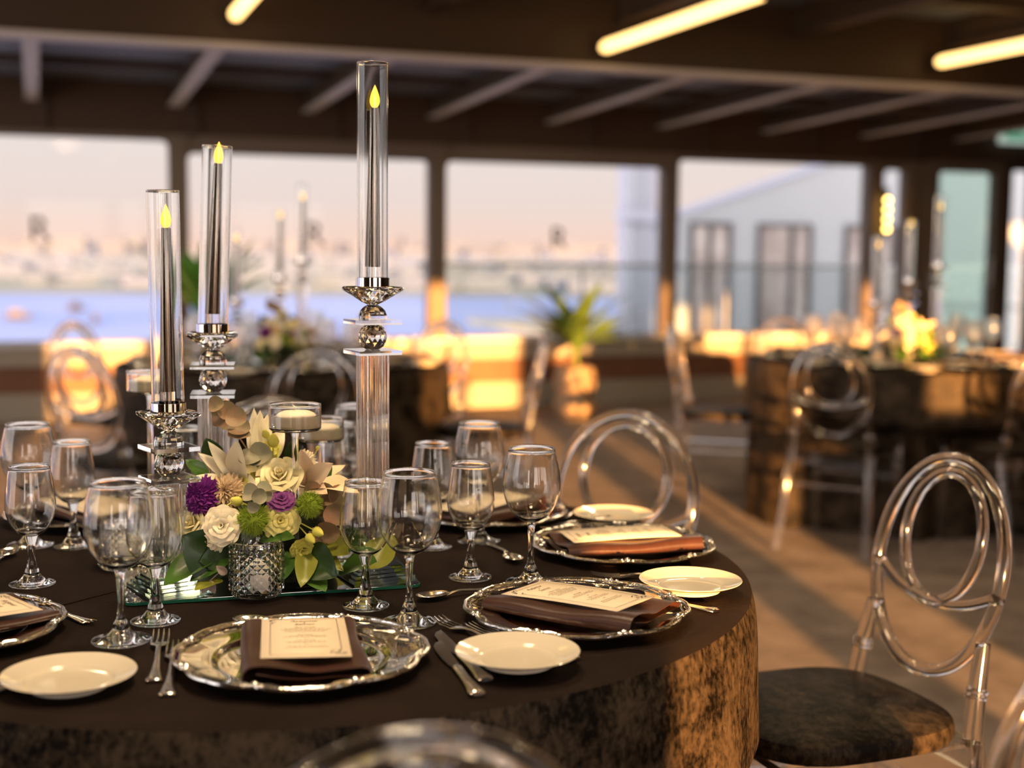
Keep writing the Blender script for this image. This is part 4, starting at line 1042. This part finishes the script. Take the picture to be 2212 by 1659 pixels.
# ------------------------------------------------------------------ clear chairs with looped backs
def make_chair():
    r = empty('clear_loop_chair'); T = .0125
    YB, LEAN = -.205, R(11)
    def bp(x, z): return (x, YB - math.tan(LEAN) * (z - .46), z)
    def ell(cx, cz, a, b, n=56): return [bp(cx + a * math.cos(2 * PI * i / n), cz + b * math.sin(2 * PI * i / n)) for i in range(n)]
    MB().tube(ell(0, .705, .172, .195), T, 12, closed=True).build('outer_loop', 'acrylic', r)
    MB().tube(ell(0, .757, .105, .118), T * .85, 12, closed=True).build('inner_loop', 'acrylic', r)
    MB().tube([bp(.165 * x, .680 - .045 * (1 - x * x)) for x in [-1 + i / 8 for i in range(17)]], T * .85, 10).build('back_bar', 'acrylic', r)
    for s in (-1, 1):
        q = MB(); q.tube([(s * .190, YB - .10, .004), (s * .180, YB - .045, .22), (s * .172, YB, .44), bp(s * .165, .52), bp(s * .158, .60)], [.015, .0165, .018, .0165, .013], 12)
        for z in (.505, .515): q.tube([bp(s * .1665, z), bp(s * .1662, z + .005)], .0195, 12)
        q.build('leg', 'acrylic', r)
    for s in (-1, 1):
        q = MB(); q.tube([(s * .185, .195, .004), (s * .185, .19, .25), (s * .185, .185, .43)], [.0125, .0155, .019], 12)
        for z in (.33, .355): q.tube([(s * .185, .187, z), (s * .185, .187, z + .006)], .0205, 12)
        q.build('leg', 'acrylic', r)
    q = MB()
    for s in (-1, 1):
        q.box((s * .183, -.01, .405), (.022, .40, .05)); q.box((0, -.205 if s < 0 else .19, .405), (.345, .022, .05))
    q.build('seat_frame', 'acrylic', r, sharp=30)
    q = MB()
    for s in (-1, 1): q.tube([(s * .184, YB - .02, .285), (s * .185, .19, .285)], .010, 8); q.tube([(-.18, .19 if s > 0 else YB - .03, .285), (.18, .19 if s > 0 else YB - .03, .285)], .010, 8)
    q.build('stretcher', 'acrylic', r)
    q = MB()
    def cush(a, b):
        an = a * 2 * PI; k = (abs(math.cos(an)) ** 3.2 + abs(math.sin(an)) ** 3.2) ** (-1 / 3.2)
        rr = min(1, b / .62) if b < .62 else 1
        prof_z = .466 + .022 * (1 - min(1, b / .62) ** 2.2) if b <= .62 else .466 - (b - .62) / .38 * .034
        bul = 1 + (.02 * math.sin(PI * (b - .62) / .38) if b > .62 else 0)
        w = .2
        return (w * rr * bul * k * math.cos(an), .205 * rr * bul * k * math.sin(an) - .005, prof_z)
    q.grid(cush, 48, 22, wrap=True); q.v += []; q.build('cushion', 'seat', r)
    return r
def chair(table, ang, rback, label, group, twist=0):
    a = R(ang); c = Vector((table.x + math.cos(a) * (rback - .26), table.y + math.sin(a) * (rback - .26), .0))
    place('chair', make_chair, c, a + PI / 2 + R(twist), label, 'chair', group)
G1, G2, G3 = 'clear chairs round the nearest table', 'clear chairs round the table behind the candlesticks', 'clear chairs round the far right table'
chair(T1, 13, 1.205, 'clear loop-back chair with dark cushion, largest and sharpest, at the right', G1, 8)
chair(T1, 54, 1.13, 'clear loop-back chair behind the back bread plate', G1, 10)
chair(T1, 101.5, 1.17, 'clear loop-back chair half hidden behind the flowers', G1)
chair(T1, -75.7, 1.15, 'blurred clear chair back cut off by the bottom edge, in front of the table', G1)
chair(T1, -30, 1.25, 'clear chair whose loop just enters at the lower right edge', G1, -25)
chair(T1, 139.5, 1.17, 'clear chair whose back just enters at the left edge', G1)
chair(T2, -74.6, 1.13, 'blurred clear chair seen between the floating candles and the tall column', G2)
chair(T2, -117, 1.26, 'blurred clear chair behind the wine glasses at far left, lit orange', G2)
chair(T2, 156, 1.22, 'faint clear chair on the far left side of the table behind the candlesticks', G2)
chair(T2, 54, 1.13, 'faint clear chair on the window side behind the tall column', G2)
chair(T2, 2.5, 1.16, 'blurred clear chair in front of the potted plant', G2)
chair(T3, 163, 1.12, 'blurred clear chair side-on at the left of the far right table', G3)
chair(T3, -120.6, 1.15, 'blurred clear chair with round loops before the far right table', G3)
chair(T3, -75, 1.15, 'blurred clear chair at the right edge before the far right table', G3)
chair(T3, 108, 1.15, 'faint clear chair on the window side of the far right table', G3)

# ------------------------------------------------------------------ the two far tables, laid the same way
def far_table(T, name, gname, rot):
    g = lambda s: '%s on the %s' % (s, gname)
    for k in range(8):
        a = R(rot + 45 * k); d = Vector((math.cos(a), math.sin(a), 0)); s = Vector((-d.y, d.x, 0)); b = T + Vector((0, 0, Z1)); rz = a + PI / 2
        # seen from its seat: left is -s turned, so the plate goes to the sitter's left
        place('charger', make_charger, b + d * .54, rz, 'blurred silver charger plate on the ' + name, 'charger plate', g('charger plates'))
        place('napkin', None, b + d * .54 + Vector((0, 0, .0058)), rz, 'blurred dark folded napkin on a charger of the ' + name, 'napkin', g('napkins'))
        place('menu', None, b + d * .54 + Vector((0, 0, .031)), rz, 'blurred cream menu card on a napkin of the ' + name, 'menu card', g('menu cards'))
        place('bread', None, b + d * .61 - s * .245, rz, 'blurred cream bread plate on the ' + name, 'plate', g('bread plates'))
        g1 = place('wine_big', None, b + d * .40 + s * .14, k, 'blurred large wine glass on the ' + name, 'wine glass', g('large wine glasses'))
        g2 = place('wine_small', None, b + d * .33 + s * .05, k, 'blurred small wine glass on the ' + name, 'wine glass', g('small wine glasses'))
        for w_ in (g1, g2):
            for ch in w_.children: ch.material_slots[0].link = 'OBJECT'; ch.material_slots[0].material = M['glass_rough']
    return g
for T, nm, gn, rot, pos, fpos, side in ((T2, 'table behind the candlesticks', 'table behind the candlesticks', -75, {'short': (-1.255, 6.10), 'middle': (-1.06, 6.12), 'tall': (-.945, 6.05)}, (-1.03, 6.06), 'behind the candlesticks'),
                             (T3, 'far right table', 'far right table', -120, {'short': (1.755, 6.5), 'middle': (1.94, 6.60), 'tall': (2.055, 6.52)}, (1.90, 6.50), 'at far right')):
    far_table(T, nm, gn, rot)
    zt = Z1 + .0057
    place('tray', None, (T.x, T.y, Z1), R(20), 'blurred mirror tray on the ' + nm, 'tray', 'mirror trays')
    place('flowers', None, (fpos[0], fpos[1], zt), R(15), 'blurred arrangement of white and lime flowers on the ' + nm, 'flowers', 'flower arrangements')
    stick_set(pos, zt, {'tall': ('blurred tallest crystal candlestick on the ' + nm, 'blurred glass tube on the tallest candlestick of the ' + nm, 'blurred taper candle, highest of three on the ' + nm),
                        'middle': ('blurred mid-height crystal candlestick on the ' + nm, 'blurred glass tube on the mid-height candlestick of the ' + nm, 'blurred taper candle, middle one of three on the ' + nm),
                        'short': ('blurred shortest crystal candlestick on the ' + nm, 'blurred glass tube on the shortest candlestick of the ' + nm, 'blurred taper candle, lowest of three on the ' + nm),
                        'g': ('candlesticks on the ' + nm, 'glass tubes on the ' + nm, 'taper candles on the ' + nm)}, {'tall': .5, 'middle': .2, 'short': .6})
    for k, (dx, dy) in enumerate(((-.16, -.16), (.14, -.12), (.02, .2))):
        place('votive', None, (T.x + dx, T.y + dy, zt), k, 'blurred diamond-cut tumbler on the ' + nm, 'candle holder', 'diamond-cut tumblers on the ' + nm)
        place('tealight', None, (T.x + dx, T.y + dy, zt + .0073), k, 'blurred tealight in a tumbler on the ' + nm, 'candle', 'tealights on the ' + nm)

# ------------------------------------------------------------------ plants
def strap_plant(name, p, label, n, L, W, m, pot_r, pot_h, seed, spread=1.0, stem=.1):
    r = empty(name, p); tag(r, label, 'plant'); q = random.Random(seed)
    pr = smooth_prof([(pot_r * .72, 0), (pot_r * .95, pot_h * .16), (pot_r * 1.0, pot_h * .34), (pot_r * .86, pot_h * .47), (pot_r * .97, pot_h * .58), (pot_r * 1.04, pot_h * .76), (pot_r * .92, pot_h * .95), (pot_r * .86, pot_h)], 4)
    MB().lathe([(0, 0)] + pr + [(pot_r * .78, pot_h), (pot_r * .75, pot_h * .9), (0, pot_h * .9)], 36).build('pot', 'pot', r, sharp=60)
    MB().tube([(0, 0, pot_h * .88), (0, 0, pot_h + stem)], .018, 8).build('stem', 'stem', r)
    for k in range(n):
        a = 2 * PI * k / n * 1.618 * 2 + q.uniform(-.3, .3); up = q.uniform(.25, 1.5) / spread; l = L * q.uniform(.75, 1.1)
        d = Vector((math.cos(a), math.sin(a), up))
        mb = MB(); leaf(mb, ldir(Vector((0, 0, pot_h + stem * q.uniform(.5, 1))), d, (-math.cos(a) * up, -math.sin(a) * up, 1)), l, W * q.uniform(.8, 1.1), .28, .35, 10)
        mb.build('leaf', m, r, recalc=False)
    return r
pp = room(3.86, 9.45)
strap_plant('potted_plant', pp, 'potted plant with broad strap leaves in a rounded two-tier pot by the window', 15, .60, .125, 'plant', .155, .40, 3, .8, .18)
strap_plant('potted_plant', room(1.13, 9.65), 'bright green leafy plant by the window behind the middle candle', 17, .72, .15, 'plant_bright', .15, .45, 9, .33, .35)

# ------------------------------------------------------------------ light
to_sun = Vector((.143, -1, .0795)).normalized()
sd = bpy.data.lights.new('sun', 'SUN'); sd.energy = 33.0; sd.angle = R(.6); sd.color = (1, .46, .13)
so = bpy.data.objects.new('sun', sd); COL.objects.link(so); so.rotation_mode = 'QUATERNION'; so.rotation_quaternion = (-to_sun).to_track_quat('-Z', 'Y')
W = bpy.data.worlds.new('dusk_sky'); SC.world = W; W.use_nodes = True; nt = W.node_tree; bg = nt.nodes['Background']; L = nt.links.new
tcw = nt.nodes.new('ShaderNodeTexCoord'); sep = nt.nodes.new('ShaderNodeSeparateXYZ'); cr = nt.nodes.new('ShaderNodeValToRGB')
mp = nt.nodes.new('ShaderNodeMapRange'); mp.inputs['From Min'].default_value = -.1; mp.inputs['From Max'].default_value = 1
L(tcw.outputs['Generated'], sep.inputs[0]); L(sep.outputs['Z'], mp.inputs['Value']); L(mp.outputs[0], cr.inputs['Fac'])
els = cr.color_ramp.elements
def stop(z, c):
    e = els.new((z + .1) / 1.1); e.color = (*c, 1)
els[0].position = 0; els[0].color = (.42, .34, .30, 1)
stop(-.005, (1.02, .66, .54)); stop(.012, (1.0, .73, .63)); stop(.035, (.92, .755, .705)); stop(.10, (.90, .80, .775)); stop(.22, (.86, .80, .82)); stop(.5, (.70, .72, .85))
els[-1].position = 1; els[-1].color = (.36, .42, .56, 1)
dot = nt.nodes.new('ShaderNodeVectorMath'); dot.operation = 'DOT_PRODUCT'; dot.inputs[1].default_value = to_sun
L(tcw.outputs['Generated'], dot.inputs[0])
pw = nt.nodes.new('ShaderNodeMath'); pw.operation = 'POWER'; cl = nt.nodes.new('ShaderNodeClamp'); L(dot.outputs['Value'], cl.inputs[0]); L(cl.outputs[0], pw.inputs[0]); pw.inputs[1].default_value = 2.2
gl = nt.nodes.new('ShaderNodeMix'); gl.data_type = 'RGBA'; gl.blend_type = 'ADD'; gl.inputs[0].default_value = 1
sc_ = nt.nodes.new('ShaderNodeVectorMath'); sc_.operation = 'SCALE'; sc_.inputs[0].default_value = (2.0, 1.4, .9); L(pw.outputs[0], sc_.inputs['Scale'])
sep2 = nt.nodes.new('ShaderNodeSeparateXYZ'); L(tcw.outputs['Generated'], sep2.inputs[0])
bk = nt.nodes.new('ShaderNodeMath'); bk.operation = 'SUBTRACT'; bk.inputs[0].default_value = .45; L(sep2.outputs['Y'], bk.inputs[1])
bk2 = nt.nodes.new('ShaderNodeClamp'); bk2.inputs['Max'].default_value = 2; L(bk.outputs[0], bk2.inputs[0])
bs = nt.nodes.new('ShaderNodeVectorMath'); bs.operation = 'SCALE'; bs.inputs[0].default_value = (2.0, 1.95, 2.0); L(bk2.outputs[0], bs.inputs['Scale'])
ad = nt.nodes.new('ShaderNodeVectorMath'); ad.operation = 'ADD'; L(cr.outputs['Color'], ad.inputs[0]); L(bs.outputs[0], ad.inputs[1])
L(ad.outputs[0], gl.inputs['A']); L(sc_.outputs[0], gl.inputs['B']); L(gl.outputs['Result'], bg.inputs['Color'])
bg.inputs['Strength'].default_value = 1.0
# unseen fill lights added under the roof to brighten the tables
for u, v, e in ((.4, 2.2, 24), (2.9, 1.0, 20), (-1.4, 1.3, 18), (.45, 1.1, 26), (2.6, 4.6, 16), (-.2, 5.4, 16), (4.6, 6.2, 14), (.8, 8.4, 12), (4.2, 8.6, 12)):
    ld = bpy.data.lights.new('fill_light', 'AREA'); ld.shape = 'DISK'; ld.size = .35; ld.energy = e; ld.color = (1, .74, .45)
    lo = bpy.data.objects.new('fill_light', ld); COL.objects.link(lo); lo.location = room(u, v, 2.62 if v < 7.6 else 2.3)

vs_ = SC.view_settings; vs_.view_transform = 'Standard'; vs_.look = 'None'; vs_.exposure = 0; vs_.gamma = 1; vs_.use_curve_mapping = False
cy = SC.cycles
cy.max_bounces = 16; cy.transmission_bounces = 15; cy.glossy_bounces = 6; cy.diffuse_bounces = 3; cy.transparent_max_bounces = 16
cy.sample_clamp_indirect = 12; cy.sample_clamp_direct = 0; cy.blur_glossy = .3; cy.caustics_reflective = True; cy.caustics_refractive = True
cy.use_denoising = True; cy.denoiser = 'OPENIMAGEDENOISE'; cy.use_adaptive_sampling = True; cy.adaptive_threshold = .02
